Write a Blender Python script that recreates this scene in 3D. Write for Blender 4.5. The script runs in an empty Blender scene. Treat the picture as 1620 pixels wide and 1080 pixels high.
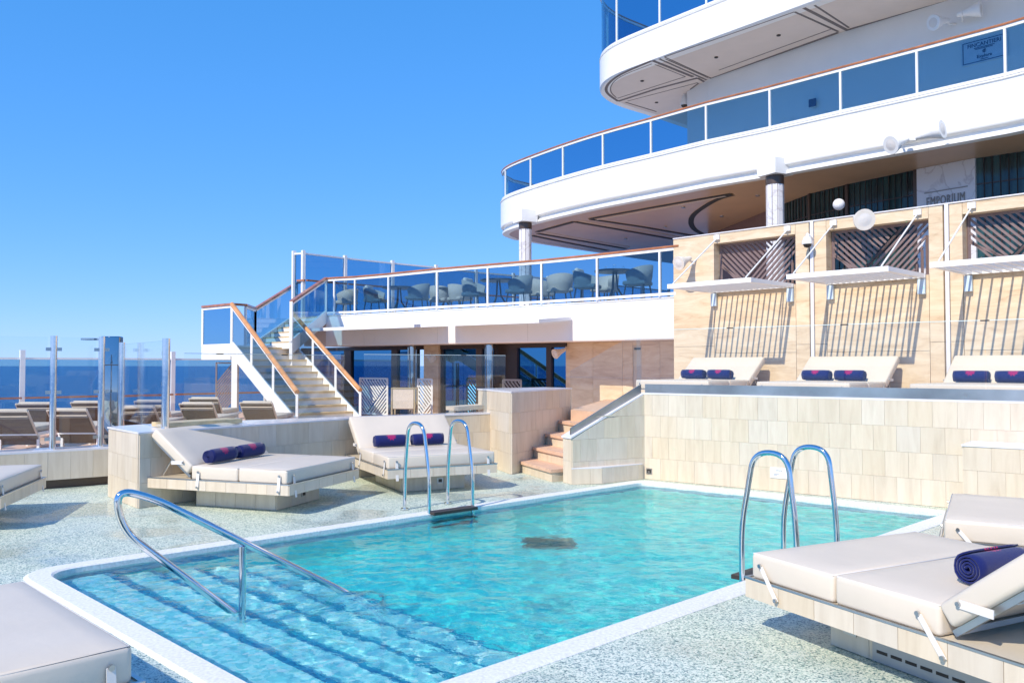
import bpy, bmesh, math, random
from mathutils import Vector, Matrix
from mathutils.geometry import tessellate_polygon
random.seed(7)
R = math.radians
SC = bpy.context.scene
COL = SC.collection

# ------------------------------------------------------------------ camera, sky, sun, exposure
EYE, FPX, CX, CY = 1.8, 1330.0, 810.0, 540.0
PITCH = math.atan(38 / FPX)
cam_d = bpy.data.cameras.new('camera'); cam = bpy.data.objects.new('camera', cam_d); COL.objects.link(cam)
cam.location = (0, 0, EYE); cam.rotation_euler = (math.pi / 2 + PITCH, 0, 0)
cam_d.sensor_width = 36; cam_d.lens = 36 * FPX / 1620; cam_d.clip_end = 60000; cam_d.clip_start = 0.05
SC.camera = cam
SUN_EL, SUN_AZ = 42.0, 218.0          # azimuth clockwise from +Y
world = bpy.data.worlds.new('World'); SC.world = world; world.use_nodes = True
wn, wl = world.node_tree.nodes, world.node_tree.links
wn.clear()
sky = wn.new('ShaderNodeTexSky'); sky.sky_type = 'NISHITA'; sky.sun_disc = False
sky.sun_elevation = R(SUN_EL); sky.sun_rotation = R(SUN_AZ); sky.altitude = 0
sky.air_density = 0.8; sky.dust_density = 0.0; sky.ozone_density = 2.2
hs = wn.new('ShaderNodeHueSaturation'); hs.inputs['Saturation'].default_value = 1.3; hs.inputs['Value'].default_value = 1.0
bg = wn.new('ShaderNodeBackground'); bg.inputs[1].default_value = 0.12
wo = wn.new('ShaderNodeOutputWorld')
EXPO = 0.05
wl.new(sky.outputs[0], hs.inputs['Color'])
_sp = wn.new('ShaderNodeSeparateColor'); _cb = wn.new('ShaderNodeCombineColor'); wl.new(hs.outputs[0], _sp.inputs[0])
for _i, (_a, _g) in enumerate(((.545, .60), (.77, .43), (1.37, .44))):      # grade of the whole sky: deeper, evenly blue
    _m1 = wn.new('ShaderNodeMath'); _m1.operation = 'MULTIPLY'; _m1.inputs[1].default_value = .1213
    _m2 = wn.new('ShaderNodeMath'); _m2.operation = 'POWER'; _m2.inputs[1].default_value = _g
    _m3 = wn.new('ShaderNodeMath'); _m3.operation = 'MULTIPLY'; _m3.inputs[1].default_value = _a / (.12 * 2 ** EXPO)
    wl.new(_sp.outputs[_i], _m1.inputs[0]); wl.new(_m1.outputs[0], _m2.inputs[0]); wl.new(_m2.outputs[0], _m3.inputs[0]); wl.new(_m3.outputs[0], _cb.inputs[_i])
wl.new(_cb.outputs[0], bg.inputs[0]); wl.new(bg.outputs[0], wo.inputs[0])
sun_d = bpy.data.lights.new('sun', 'SUN'); sun_d.energy = 4.8; sun_d.angle = R(0.5); sun_d.color = (1, .89, .73)
sun = bpy.data.objects.new('sun', sun_d); COL.objects.link(sun)
sd = Vector((math.sin(R(SUN_AZ)) * math.cos(R(SUN_EL)), math.cos(R(SUN_AZ)) * math.cos(R(SUN_EL)), math.sin(R(SUN_EL))))
sun.rotation_euler = sd.to_track_quat('Z', 'Y').to_euler(); sun.location = sd * 30
vs = SC.view_settings; vs.view_transform = 'Standard'; vs.look = 'None'; vs.gamma = 1; vs.exposure = EXPO; vs.use_curve_mapping = False
SC.cycles.max_bounces = 14; SC.cycles.transparent_max_bounces = 24; SC.cycles.transmission_bounces = 8
SC.cycles.sample_clamp_indirect = 0

# ------------------------------------------------------------------ photograph pixel -> place
ct, st = math.cos(PITCH), math.sin(PITCH)
def ray(px, py):
    a, b = (px - CX) / FPX, (CY - py) / FPX
    return Vector((a, ct - b * st, st + b * ct))
def PZ(px, py, z):                       # where the line of sight meets height z
    d = ray(px, py); t = (z - EYE) / d.z
    return Vector((d.x * t, d.y * t, z))
def PD(px, py, Y):                       # where it meets distance Y
    d = ray(px, py); t = Y / d.y
    return Vector((d.x * t, Y, EYE + d.z * t))
def hit(px, a, b, z):                    # where image column px crosses the plan line a-b at height z
    k = (px - CX) / FPX                  # X = k*(Y*ct + (z-EYE)*st)
    A0, B0 = k * (z - EYE) * st, k * ct
    dx, dy = b[0] - a[0], b[1] - a[1]
    t = (A0 + B0 * a[1] - a[0]) / (dx - B0 * dy)
    return Vector((a[0] + dx * t, a[1] + dy * t, z))

# ------------------------------------------------------------------ materials
MATS = {}
def newmat(name):
    m = bpy.data.materials.new(name); m.use_nodes = True; m.node_tree.nodes.clear(); MATS[name] = m
    return m, m.node_tree.nodes, m.node_tree.links
def N(nodes, typ, **kw):
    n = nodes.new(typ)
    for k, v in kw.items():
        if k in n.inputs: n.inputs[k].default_value = v
        else: setattr(n, k, v)
    return n
def ramp(nodes, stops, interp='LINEAR'):
    r = nodes.new('ShaderNodeValToRGB'); r.color_ramp.interpolation = interp
    e = r.color_ramp.elements
    while len(e) < len(stops): e.new(0.5)
    for i, (p, c) in enumerate(stops):
        e[i].position = p; e[i].color = (*c, 1) if len(c) == 3 else c
    return r
def principled(nodes, links, rough=.5, metal=0, spec=.5, coat=0):
    b = nodes.new('ShaderNodeBsdfPrincipled'); o = nodes.new('ShaderNodeOutputMaterial')
    b.inputs['Roughness'].default_value = rough; b.inputs['Metallic'].default_value = metal
    b.inputs['Specular IOR Level'].default_value = spec; b.inputs['Coat Weight'].default_value = coat
    links.new(b.outputs[0], o.inputs[0])
    return b
def simple(name, col, rough=.5, metal=0, spec=.5, var=.06, scale=6, bump=0, bscale=60, coat=0, stretch=(1, 1, 1)):
    m, n, l = newmat(name)
    b = principled(n, l, rough, metal, spec, coat)
    tc = n.new('ShaderNodeTexCoord'); mp = N(n, 'ShaderNodeMapping'); mp.inputs['Scale'].default_value = stretch
    l.new(tc.outputs['Object'], mp.inputs[0])
    nz = N(n, 'ShaderNodeTexNoise'); nz.inputs['Scale'].default_value = scale; nz.inputs['Detail'].default_value = 6
    l.new(mp.outputs[0], nz.inputs['Vector'])
    lo = tuple(max(0, c * (1 - var)) for c in col); hi = tuple(min(1, c * (1 + var)) for c in col)
    r = ramp(n, [(.3, lo), (.7, hi)]); l.new(nz.outputs[0], r.inputs[0]); l.new(r.outputs[0], b.inputs['Base Color'])
    if bump:
        n2 = N(n, 'ShaderNodeTexNoise'); n2.inputs['Scale'].default_value = bscale; n2.inputs['Detail'].default_value = 4
        bp = n.new('ShaderNodeBump'); bp.inputs['Strength'].default_value = bump; bp.inputs['Distance'].default_value = .01
        l.new(mp.outputs[0], n2.inputs['Vector']); l.new(n2.outputs[0], bp.inputs['Height']); l.new(bp.outputs[0], b.inputs['Normal'])
    return m
simple('white_paint', (.84, .84, .83), .32, var=.025, scale=1.4, bump=.05, bscale=2.5)
simple('white_metal', (.82, .83, .84), .3, var=.02)
simple('coping_white', (.76, .76, .74), .55, var=.14, scale=45, bump=.2, bscale=150)
simple('soffit_grey', (.72, .63, .57), .45, var=.03, scale=2)
simple('soffit_tan', (.52, .33, .20), .3, var=.06, scale=1.5)
simple('dark_grille', (.03, .025, .022), .6)
simple('groove', (.16, .14, .14), .7)
simple('bronze', (.10, .07, .055), .35, metal=.3)
simple('dark_frame', (.045, .032, .028), .4)
simple('lattice_brown', (.21, .15, .145), .45, var=.1)
simple('teak', (.40, .15, .06), .28, var=.25, scale=5, stretch=(1, 1, 1), coat=.4)
simple('teak_light', (.62, .30, .11), .25, var=.2, scale=6, coat=.5)
simple('tread_wood', (.62, .47, .27), .5, var=.15, scale=8)
simple('step_stone', (.72, .47, .33), .5, var=.08, scale=8)
simple('vinyl', (.68, .60, .50), .42, var=.03, scale=2.5, bump=.55, bscale=4.5)
simple('vinyl_grey', (.72, .69, .66), .5, var=.02)
simple('sling', (.11, .08, .06), .75, var=.08, scale=30, bump=.3, bscale=300)
simple('cushion_cream', (.56, .48, .39), .8, var=.05)
simple('rope_beige', (.62, .55, .48), .8, var=.2, scale=40, stretch=(6, 6, .6))
simple('rope_grey', (.36, .39, .4), .8, var=.25, scale=40, stretch=(6, 6, .6))
simple('pillow_grey', (.75, .74, .70), .85, var=.04)
simple('table_dark', (.10, .11, .12), .35)
simple('marble_white', (.74, .73, .76), .2, var=.04)
simple('clip_metal', (.5, .5, .5), .3, metal=1, var=.02)
simple('frame_alu', (.55, .57, .58), .35, metal=1, var=.05)
simple('brass', (.62, .5, .3), .3, metal=.6)
simple('light_blue_box', (.55, .68, .80), .5)
simple('speaker_beige', (.75, .7, .63), .45)
simple('grey_plastic', (.3, .29, .28), .5)
simple('channel_steel', (.42, .42, .41), .32, metal=.85, var=.35, scale=1.2)
simple('skirting', (.42, .42, .42), .4, metal=.2)
simple('seam_grey', (.66, .66, .65), .5)
simple('glass_edge', (.62, .72, .70), .2)
simple('brown_wall', (.21, .12, .10), .5, var=.1)
simple('hull_white', (.8, .8, .8), .4)
simple('step_black', (.05, .035, .03), .5, bump=.4, bscale=100)
simple('globe_white', (.85, .85, .88), .3)
simple('door_cream', (.6, .53, .42), .4, var=.02)
simple('ink', (.03, .06, .16), .5)
simple('plate_white', (.62, .7, .8), .3)

def chrome():
    m, n, l = newmat('chrome'); b = principled(n, l, .06, 1)
    tc = n.new('ShaderNodeTexCoord'); nz = N(n, 'ShaderNodeTexNoise'); nz.inputs['Scale'].default_value = 30
    l.new(tc.outputs['Object'], nz.inputs['Vector'])
    r = ramp(n, [(.3, (.05,) * 3), (.75, (.13,) * 3)]); l.new(nz.outputs[0], r.inputs[0]); l.new(r.outputs[0], b.inputs['Roughness'])
    b.inputs['Base Color'].default_value = (.72, .73, .75, 1)
    m, n, l = newmat('mirror_steel'); b = principled(n, l, .03, 1)
    tc = n.new('ShaderNodeTexCoord'); nz = N(n, 'ShaderNodeTexNoise'); nz.inputs['Scale'].default_value = 1.1
    bp = n.new('ShaderNodeBump'); bp.inputs['Strength'].default_value = .12; bp.inputs['Distance'].default_value = .1
    l.new(tc.outputs['Object'], nz.inputs['Vector']); l.new(nz.outputs[0], bp.inputs['Height']); l.new(bp.outputs[0], b.inputs['Normal'])
    b.inputs['Base Color'].default_value = (.40, .42, .43, 1)
chrome()

def stone_tile():                         # upright cream tiles, grain running up, every tile its own tone
    m, n, l = newmat('stone_tile'); b = principled(n, l, .42)
    tc = n.new('ShaderNodeTexCoord'); oi = n.new('ShaderNodeObjectInfo')
    geo = n.new('ShaderNodeNewGeometry')
    cmb = n.new('ShaderNodeVectorMath'); cmb.operation = 'MULTIPLY_ADD'
    sc = n.new('ShaderNodeCombineXYZ')
    mm = N(n, 'ShaderNodeMath', operation='MULTIPLY'); mm.inputs[1].default_value = 37
    l.new(oi.outputs['Random'], mm.inputs[0])
    for i in range(3): l.new(mm.outputs[0], sc.inputs[i])
    l.new(geo.outputs['Position'], cmb.inputs[0]); cmb.inputs[1].default_value = (7, 7, .9); l.new(sc.outputs[0], cmb.inputs[2])
    nz = N(n, 'ShaderNodeTexNoise'); nz.inputs['Scale'].default_value = 1.6; nz.inputs['Detail'].default_value = 8; nz.inputs['Roughness'].default_value = .62
    nz.inputs['Distortion'].default_value = .5
    l.new(cmb.outputs[0], nz.inputs['Vector'])
    r = ramp(n, [(.24, (.56, .455, .34)), (.36, (.62, .525, .40)), (.55, (.68, .585, .455)), (.8, (.71, .625, .505))])
    l.new(nz.outputs[0], r.inputs[0])
    hsv = n.new('ShaderNodeHueSaturation')
    mr = N(n, 'ShaderNodeMapRange'); mr.inputs['To Min'].default_value = .95; mr.inputs['To Max'].default_value = 1.03
    l.new(oi.outputs['Random'], mr.inputs[0]); l.new(mr.outputs[0], hsv.inputs['Value'])
    ms = N(n, 'ShaderNodeMath', operation='FRACT'); m2 = N(n, 'ShaderNodeMath', operation='MULTIPLY'); m2.inputs[1].default_value = 7.3
    l.new(oi.outputs['Random'], m2.inputs[0]); l.new(m2.outputs[0], ms.inputs[0])
    mr2 = N(n, 'ShaderNodeMapRange'); mr2.inputs['To Min'].default_value = .8; mr2.inputs['To Max'].default_value = 1.1
    l.new(ms.outputs[0], mr2.inputs[0]); l.new(mr2.outputs[0], hsv.inputs['Saturation'])
    l.new(r.outputs[0], hsv.inputs['Color']); l.new(hsv.outputs[0], b.inputs['Base Color'])
    simple('grout', (.66, .6, .5), .8)
stone_tile()
def travertine():
    m, n, l = newmat('travertine'); b = principled(n, l, .35)
    geo = n.new('ShaderNodeNewGeometry'); oi = n.new('ShaderNodeObjectInfo')
    mm = N(n, 'ShaderNodeMath', operation='MULTIPLY'); mm.inputs[1].default_value = 23; l.new(oi.outputs['Random'], mm.inputs[0])
    sc = n.new('ShaderNodeCombineXYZ'); 
    for i in range(3): l.new(mm.outputs[0], sc.inputs[i])
    v = n.new('ShaderNodeVectorMath'); v.operation = 'MULTIPLY_ADD'; v.inputs[1].default_value = (1.0, 1.0, 5)
    l.new(geo.outputs['Position'], v.inputs[0]); l.new(sc.outputs[0], v.inputs[2])
    nz = N(n, 'ShaderNodeTexNoise'); nz.inputs['Scale'].default_value = 1.3; nz.inputs['Detail'].default_value = 9; nz.inputs['Roughness'].default_value = .65; nz.inputs['Distortion'].default_value = .9
    l.new(v.outputs[0], nz.inputs['Vector'])
    r = ramp(n, [(.28, (.50, .36, .22)), (.42, (.66, .51, .335)), (.56, (.74, .60, .42)), (.75, (.80, .70, .54))])
    l.new(nz.outputs[0], r.inputs[0]); l.new(r.outputs[0], b.inputs['Base Color'])
travertine()
def mosaic():
    m, n, l = newmat('mosaic_deck'); b = principled(n, l, .45)
    geo = n.new('ShaderNodeNewGeometry')
    vo = N(n, 'ShaderNodeTexVoronoi'); vo.inputs['Scale'].default_value = 96
    l.new(geo.outputs['Position'], vo.inputs['Vector'])
    sep = n.new('ShaderNodeSeparateColor'); l.new(vo.outputs['Color'], sep.inputs[0])
    big = N(n, 'ShaderNodeTexNoise'); big.inputs['Scale'].default_value = .55; big.inputs['Detail'].default_value = 3
    l.new(geo.outputs['Position'], big.inputs['Vector'])
    mid = N(n, 'ShaderNodeTexNoise'); mid.inputs['Scale'].default_value = 16; mid.inputs['Detail'].default_value = 3
    l.new(geo.outputs['Position'], mid.inputs['Vector'])
    add = N(n, 'ShaderNodeMath', operation='MULTIPLY_ADD'); add.inputs[1].default_value = .4
    sb = N(n, 'ShaderNodeMath', operation='SUBTRACT'); sb.inputs[1].default_value = .5; l.new(mid.outputs[0], sb.inputs[0])
    l.new(sb.outputs[0], add.inputs[0]); l.new(sep.outputs[0], add.inputs[2])
    r = ramp(n, [(0, (.11, .18, .16)), (.10, (.27, .37, .31)), (.26, (.44, .54, .44)), (.44, (.59, .66, .53)), (.64, (.73, .76, .63))], 'CONSTANT')
    r2 = ramp(n, [(0, (.11, .18, .20)), (.10, (.26, .36, .35)), (.26, (.42, .53, .48)), (.44, (.57, .65, .57)), (.64, (.70, .75, .66))], 'CONSTANT')
    l.new(add.outputs[0], r.inputs[0]); l.new(add.outputs[0], r2.inputs[0])
    br = ramp(n, [(.42, (0, 0, 0)), (.58, (1, 1, 1))]); l.new(big.outputs[0], br.inputs[0])
    mx = N(n, 'ShaderNodeMix', data_type='RGBA'); l.new(br.outputs[0], mx.inputs[0]); l.new(r.outputs[0], mx.inputs[6]); l.new(r2.outputs[0], mx.inputs[7])
    wet = N(n, 'ShaderNodeTexNoise'); wet.inputs['Scale'].default_value = .8; wet.inputs['Detail'].default_value = 5; l.new(geo.outputs['Position'], wet.inputs['Vector'])
    wr = ramp(n, [(.50, (.50,) * 3), (.60, (.16,) * 3)]); l.new(wet.outputs[0], wr.inputs[0]); l.new(wr.outputs[0], b.inputs['Roughness'])
    wc = ramp(n, [(.50, (1, 1, 1)), (.62, (.84, .86, .88))]); l.new(wet.outputs[0], wc.inputs[0])
    mw = N(n, 'ShaderNodeMix', data_type='RGBA', blend_type='MULTIPLY'); mw.inputs[0].default_value = 1
    l.new(mx.outputs[2], mw.inputs[6]); l.new(wc.outputs[0], mw.inputs[7]); l.new(mw.outputs[2], b.inputs['Base Color'])
mosaic()
def pool_mats():
    for nm, cols, sc in (('pool_tile', [(.0, (.04, .78, .72)), (.3, (.07, .88, .81)), (.65, (.12, .93, .86)), (.9, (.25, .95, .89))], 26),
                         ('pool_step_tile', [(.0, (.25, .72, .76)), (.35, (.42, .86, .88)), (.65, (.60, .92, .92)), (.9, (.80, .94, .94))], 26),
                         ('pool_blue_tile', [(.0, (.01, .16, .33)), (.4, (.02, .24, .43)), (.8, (.03, .32, .50))], 26)):
        m, n, l = newmat(nm); b = principled(n, l, .5)
        geo = n.new('ShaderNodeNewGeometry'); vo = N(n, 'ShaderNodeTexVoronoi'); vo.inputs['Scale'].default_value = sc
        l.new(geo.outputs['Position'], vo.inputs['Vector'])
        sep = n.new('ShaderNodeSeparateColor'); l.new(vo.outputs['Color'], sep.inputs[0])
        r = ramp(n, cols, 'CONSTANT'); l.new(sep.outputs[0], r.inputs[0]); l.new(r.outputs[0], b.inputs['Base Color'])
    m, n, l = newmat('pool_water'); o = n.new('ShaderNodeOutputMaterial')
    g = n.new('ShaderNodeBsdfGlass'); g.inputs['IOR'].default_value = 1.333; g.inputs['Roughness'].default_value = 0
    g.inputs['Color'].default_value = (.88, 1, .985, 1)
    ge = n.new('ShaderNodeNewGeometry'); nz = N(n, 'ShaderNodeTexNoise'); nz.inputs['Scale'].default_value = 15; nz.inputs['Detail'].default_value = 3
    l.new(ge.outputs['Position'], nz.inputs['Vector']); bp = n.new('ShaderNodeBump'); bp.inputs['Strength'].default_value = 1; bp.inputs['Distance'].default_value = .0045
    l.new(nz.outputs[0], bp.inputs['Height']); l.new(bp.outputs[0], g.inputs['Normal'])
    tt = n.new('ShaderNodeBsdfTransparent'); tt.inputs[0].default_value = (.88, 1, .985, 1); mx = n.new('ShaderNodeMixShader'); mx.inputs[0].default_value = .87
    l.new(tt.outputs[0], mx.inputs[1]); l.new(g.outputs[0], mx.inputs[2]); l.new(mx.outputs[0], o.inputs['Surface'])
pool_mats()
def sea():
    m, n, l = newmat('sea'); b = principled(n, l, .18); b.inputs['Base Color'].default_value = (.008, .05, .15, 1)
    geo = n.new('ShaderNodeNewGeometry')
    nz = N(n, 'ShaderNodeTexNoise'); nz.inputs['Scale'].default_value = .12; nz.inputs['Detail'].default_value = 8
    l.new(geo.outputs['Position'], nz.inputs['Vector'])
    bp = n.new('ShaderNodeBump'); bp.inputs['Strength'].default_value = .6; bp.inputs['Distance'].default_value = 2
    l.new(nz.outputs[0], bp.inputs['Height']); l.new(bp.outputs[0], b.inputs['Normal'])
sea()
def glass(name, tint, refl=1.0, ior=1.5):    # flat pane: tinted see-through plus mirror reflection by angle
    m, n, l = newmat(name); o = n.new('ShaderNodeOutputMaterial')
    t = n.new('ShaderNodeBsdfTransparent'); t.inputs[0].default_value = (*tint, 1)
    g = n.new('ShaderNodeBsdfGlossy'); g.inputs['Roughness'].default_value = .015; g.inputs['Color'].default_value = (refl, refl, refl, 1)
    f = n.new('ShaderNodeFresnel'); ge = n.new('ShaderNodeNewGeometry'); mr = N(n, 'ShaderNodeMapRange')
    mr.inputs['To Min'].default_value = ior; mr.inputs['To Max'].default_value = 1 / ior     # same reflectance from both faces of the pane
    l.new(ge.outputs['Backfacing'], mr.inputs[0]); l.new(mr.outputs[0], f.inputs[0])
    mx = n.new('ShaderNodeMixShader'); l.new(f.outputs[0], mx.inputs[0]); l.new(t.outputs[0], mx.inputs[1]); l.new(g.outputs[0], mx.inputs[2]); l.new(mx.outputs[0], o.inputs[0])
glass('glass_clear', (.965, .985, .98))
glass('glass_blue', (.47, .67, .79))
glass('glass_smoke', (.55, .68, .76))
def window_mats():
    m, n, l = newmat('window_mirror'); b = principled(n, l, .015, 1); b.inputs['Base Color'].default_value = (.05, .19, .36, 1)
    m, n, l = newmat('window_green'); b = principled(n, l, .12)
    geo = n.new('ShaderNodeNewGeometry'); v = n.new('ShaderNodeVectorMath'); v.operation = 'MULTIPLY'; v.inputs[1].default_value = (9, 9, .6)
    l.new(geo.outputs['Position'], v.inputs[0]); nz = N(n, 'ShaderNodeTexNoise'); nz.inputs['Scale'].default_value = 1; nz.inputs['Detail'].default_value = 3
    l.new(v.outputs[0], nz.inputs['Vector']); r = ramp(n, [(.35, (.006, .018, .018)), (.7, (.03, .085, .085))]); l.new(nz.outputs[0], r.inputs[0])
    l.new(r.outputs[0], b.inputs['Base Color'])
window_mats()
def towel_mat():                         # navy terry with a magenta flower emblem on its top
    m, n, l = newmat('towel_navy'); b = principled(n, l, .9, spec=.1)
    b.inputs['Sheen Weight'].default_value = .25
    tc = n.new('ShaderNodeTexCoord'); s = n.new('ShaderNodeSeparateXYZ'); l.new(tc.outputs['Object'], s.inputs[0])
    def M(op, a, bb=None):
        k = N(n, 'ShaderNodeMath', operation=op)
        for i, v in enumerate((a, bb)):
            if v is None: continue
            if isinstance(v, (int, float)): k.inputs[i].default_value = v
            else: l.new(v, k.inputs[i])
        return k.outputs[0]
    ang = M('ARCTAN2', s.outputs[0], s.outputs[2])           # angle round the roll, 0 = top
    u = M('MULTIPLY', M('SUBTRACT', ang, .62), .09); v = s.outputs[1]
    rr = M('SQRT', M('ADD', M('MULTIPLY', u, u), M('MULTIPLY', v, v)))
    th = M('ARCTAN2', u, v)
    pet = M('COSINE', M('MULTIPLY', th, 10))
    lim = M('ADD', M('MULTIPLY', pet, .010), .068)
    inside = M('LESS_THAN', rr, lim)
    ring = M('SINE', M('MULTIPLY', M('ADD', rr, M('MULTIPLY', pet, .004)), 330))
    pat = M('GREATER_THAN', ring, -.25)
    mask = M('MULTIPLY', M('MULTIPLY', inside, pat), .95)
    mx = N(n, 'ShaderNodeMix', data_type='RGBA'); l.new(mask, mx.inputs[0])
    mx.inputs[6].default_value = (.010, .018, .115, 1); mx.inputs[7].default_value = (.55, .012, .12, 1)
    l.new(mx.outputs[2], b.inputs['Base Color'])
    nz = N(n, 'ShaderNodeTexNoise'); nz.inputs['Scale'].default_value = 220; bp = n.new('ShaderNodeBump'); bp.inputs['Strength'].default_value = .6; bp.inputs['Distance'].default_value = .004
    l.new(tc.outputs['Object'], nz.inputs['Vector']); l.new(nz.outputs[0], bp.inputs['Height']); l.new(bp.outputs[0], b.inputs['Normal'])
towel_mat()
def marble_veined():
    m, n, l = newmat('marble_veined'); b = principled(n, l, .25)
    geo = n.new('ShaderNodeNewGeometry'); nz = N(n, 'ShaderNodeTexNoise'); nz.inputs['Scale'].default_value = 1.3; nz.inputs['Detail'].default_value = 8; nz.inputs['Distortion'].default_value = 1.2
    l.new(geo.outputs['Position'], nz.inputs['Vector'])
    r = ramp(n, [(.47, (.76, .75, .77)), (.495, (.58, .55, .57)), (.515, (.76, .75, .77))]); l.new(nz.outputs[0], r.inputs[0]); l.new(r.outputs[0], b.inputs['Base Color'])
marble_veined()

# ------------------------------------------------------------------ mesh helpers
ORG = {}
def V(*a): return Vector(a)
class MB:
    def __init__(s): s.v = []; s.f = []; s.sm = []
    def add(s, vs, fs, smooth=False):
        o = len(s.v); s.v += [tuple(v) for v in vs]; s.f += [tuple(i + o for i in f) for f in fs]; s.sm += [smooth] * len(fs)
    def hexa(s, b, t):                    # bottom 4 points, top 4 points
        s.add(list(b) + list(t), [(3, 2, 1, 0), (4, 5, 6, 7), (0, 1, 5, 4), (1, 2, 6, 5), (2, 3, 7, 6), (3, 0, 4, 7)])
        return s
    def box(s, c, size, rz=0):
        x, y, z = (k / 2 for k in size); cs, sn = math.cos(rz), math.sin(rz)
        P = [(-x, -y), (x, -y), (x, y), (-x, y)]
        P = [(c[0] + a * cs - b * sn, c[1] + a * sn + b * cs) for a, b in P]
        return s.hexa([(a, b, c[2] - z) for a, b in P], [(a, b, c[2] + z) for a, b in P])
    def bar(s, a, b, w, h=None, up=(0, 0, 1)):   # rectangular bar from a to b
        a, b = Vector(a), Vector(b); h = h or w; d = (b - a).normalized(); up = Vector(up)
        if abs(d.dot(up)) > .98: up = Vector((1, 0, 0))
        x = d.cross(up).normalized() * w / 2; y = x.cross(d).normalized() * h / 2
        s.hexa([a - x - y, a + x - y, a + x + y, a - x + y], [b - x - y, b + x - y, b + x + y, b - x + y])
        return s
    def tube(s, pts, r, seg=10, cap=True):
        pts = [Vector(p) for p in pts]; n = len(pts); rings = []
        rr = r if isinstance(r, (list, tuple)) else [r] * n
        t0 = (pts[1] - pts[0]).normalized(); ref = Vector((0, 0, 1)) if abs(t0.z) < .9 else Vector((1, 0, 0))
        nx = t0.cross(ref).normalized()
        for i, p in enumerate(pts):
            t = (pts[min(i + 1, n - 1)] - pts[max(i - 1, 0)]).normalized()
            nx = (nx - t * nx.dot(t)).normalized(); ny = t.cross(nx)
            rings.append([p + (nx * math.cos(2 * math.pi * k / seg) + ny * math.sin(2 * math.pi * k / seg)) * rr[i] for k in range(seg)])
        vs = [v for q in rings for v in q]; fs = []
        for i in range(n - 1):
            for k in range(seg):
                a, b = i * seg + k, i * seg + (k + 1) % seg
                fs.append((a, b, b + seg, a + seg))
        s.add(vs, fs, True)
        if cap: s.add(rings[0] + rings[-1], [tuple(range(seg))[::-1], tuple(range(seg, 2 * seg))])
        return s
    def prism(s, poly, z0, z1):           # vertical prism over any plan polygon
        n = len(poly); tri = tessellate_polygon([[Vector((p[0], p[1], 0)) for p in poly]])
        vs = [(p[0], p[1], z0) for p in poly] + [(p[0], p[1], z1) for p in poly]
        fs = []
        for t in tri:
            a, b, c = (Vector((poly[i][0], poly[i][1], 0)) for i in t)
            if (b - a).cross(c - a).z < 0: t = t[::-1]
            fs.append(tuple(i + n for i in t)); fs.append(tuple(t)[::-1])
        area = sum(poly[i][0] * poly[(i + 1) % n][1] - poly[(i + 1) % n][0] * poly[i][1] for i in range(n))
        for i in range(n):
            j = (i + 1) % n
            fs.append((i, j, j + n, i + n) if area > 0 else (j, i, i + n, j + n))
        s.add(vs, fs); return s
    def strip(s, path, prof, smooth=True):       # profile (offset outward, z) swept along plan path; outward = left-hand normal * -1
        n = len(path); rings = []
        for i in range(n):
            a, b = Vector(path[max(i - 1, 0)][:2]), Vector(path[min(i + 1, n - 1)][:2]); d = (b - a).normalized(); nn = Vector((d.y, -d.x))
            p = Vector(path[i][:2]); rings.append([(p.x + nn.x * o, p.y + nn.y * o, z) for o, z in prof])
        m = len(prof)
        for k in range(m - 1):            # bands kept separate so profile edges stay crisp
            vs = []; fs = []
            for i in range(n): vs += [rings[i][k], rings[i][k + 1]]
            for i in range(n - 1): fs.append((2 * i, 2 * i + 2, 2 * i + 3, 2 * i + 1))
            s.add(vs, fs, smooth)
        return s
    def mesh(s, name, org=(0, 0, 0)):
        me = bpy.data.meshes.new(name)
        me.from_pydata([(v[0] - org[0], v[1] - org[1], v[2] - org[2]) for v in s.v], [], s.f)
        me.polygons.foreach_set('use_smooth', s.sm); me.update(); return me
def setm(me, mat):
    me.materials.clear(); me.materials.append(MATS[mat])
def tag(o, label=None, cat=None, group=None, kind=None):
    if label: o['label'] = label
    if cat: o['category'] = cat
    if group: o['group'] = group
    if kind: o['kind'] = kind
    return o
def thing(name, label, cat, loc=(0, 0, 0), rz=0, group=None, local=False):
    o = bpy.data.objects.new(name, None); COL.objects.link(o); o.location = loc; o.rotation_euler = (0, 0, rz)
    o.empty_display_size = .1
    if not local: ORG[o.name] = Vector(loc)
    return tag(o, label, cat, group)
def org_of(p):
    while p is not None:
        if p.name in ORG: return ORG[p.name]
        p = p.parent
    return Vector((0, 0, 0))
def obj(name, mb, mat, parent=None, **kw):
    me = mb if isinstance(mb, bpy.types.Mesh) else mb.mesh(name, org_of(parent) if parent else (0, 0, 0))
    if mat: setm(me, mat)
    o = bpy.data.objects.new(name, me); COL.objects.link(o)
    if parent: o.parent = parent
    return tag(o, **kw)
def recentre(o):                          # put the origin of a one-mesh thing at its base
    me = o.data; n = len(me.vertices)
    xs = [v.co for v in me.vertices]; c = Vector((sum(v.x for v in xs) / n, sum(v.y for v in xs) / n, min(v.z for v in xs)))
    me.transform(Matrix.Translation(-c)); o.location = c; return o
def one(name, mb, mat, label, cat, group=None): return tag(recentre(obj(name, mb, mat)), label, cat, group)
def struct(name, mb, mat): return obj(name, mb, mat, kind='structure')
def piece(name, me, loc, rz, scale, parent):
    o = bpy.data.objects.new(name, me); COL.objects.link(o); o.parent = parent
    o.location = Vector(loc) - org_of(parent); o.rotation_euler = (0, 0, rz); o.scale = scale; return o
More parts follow.
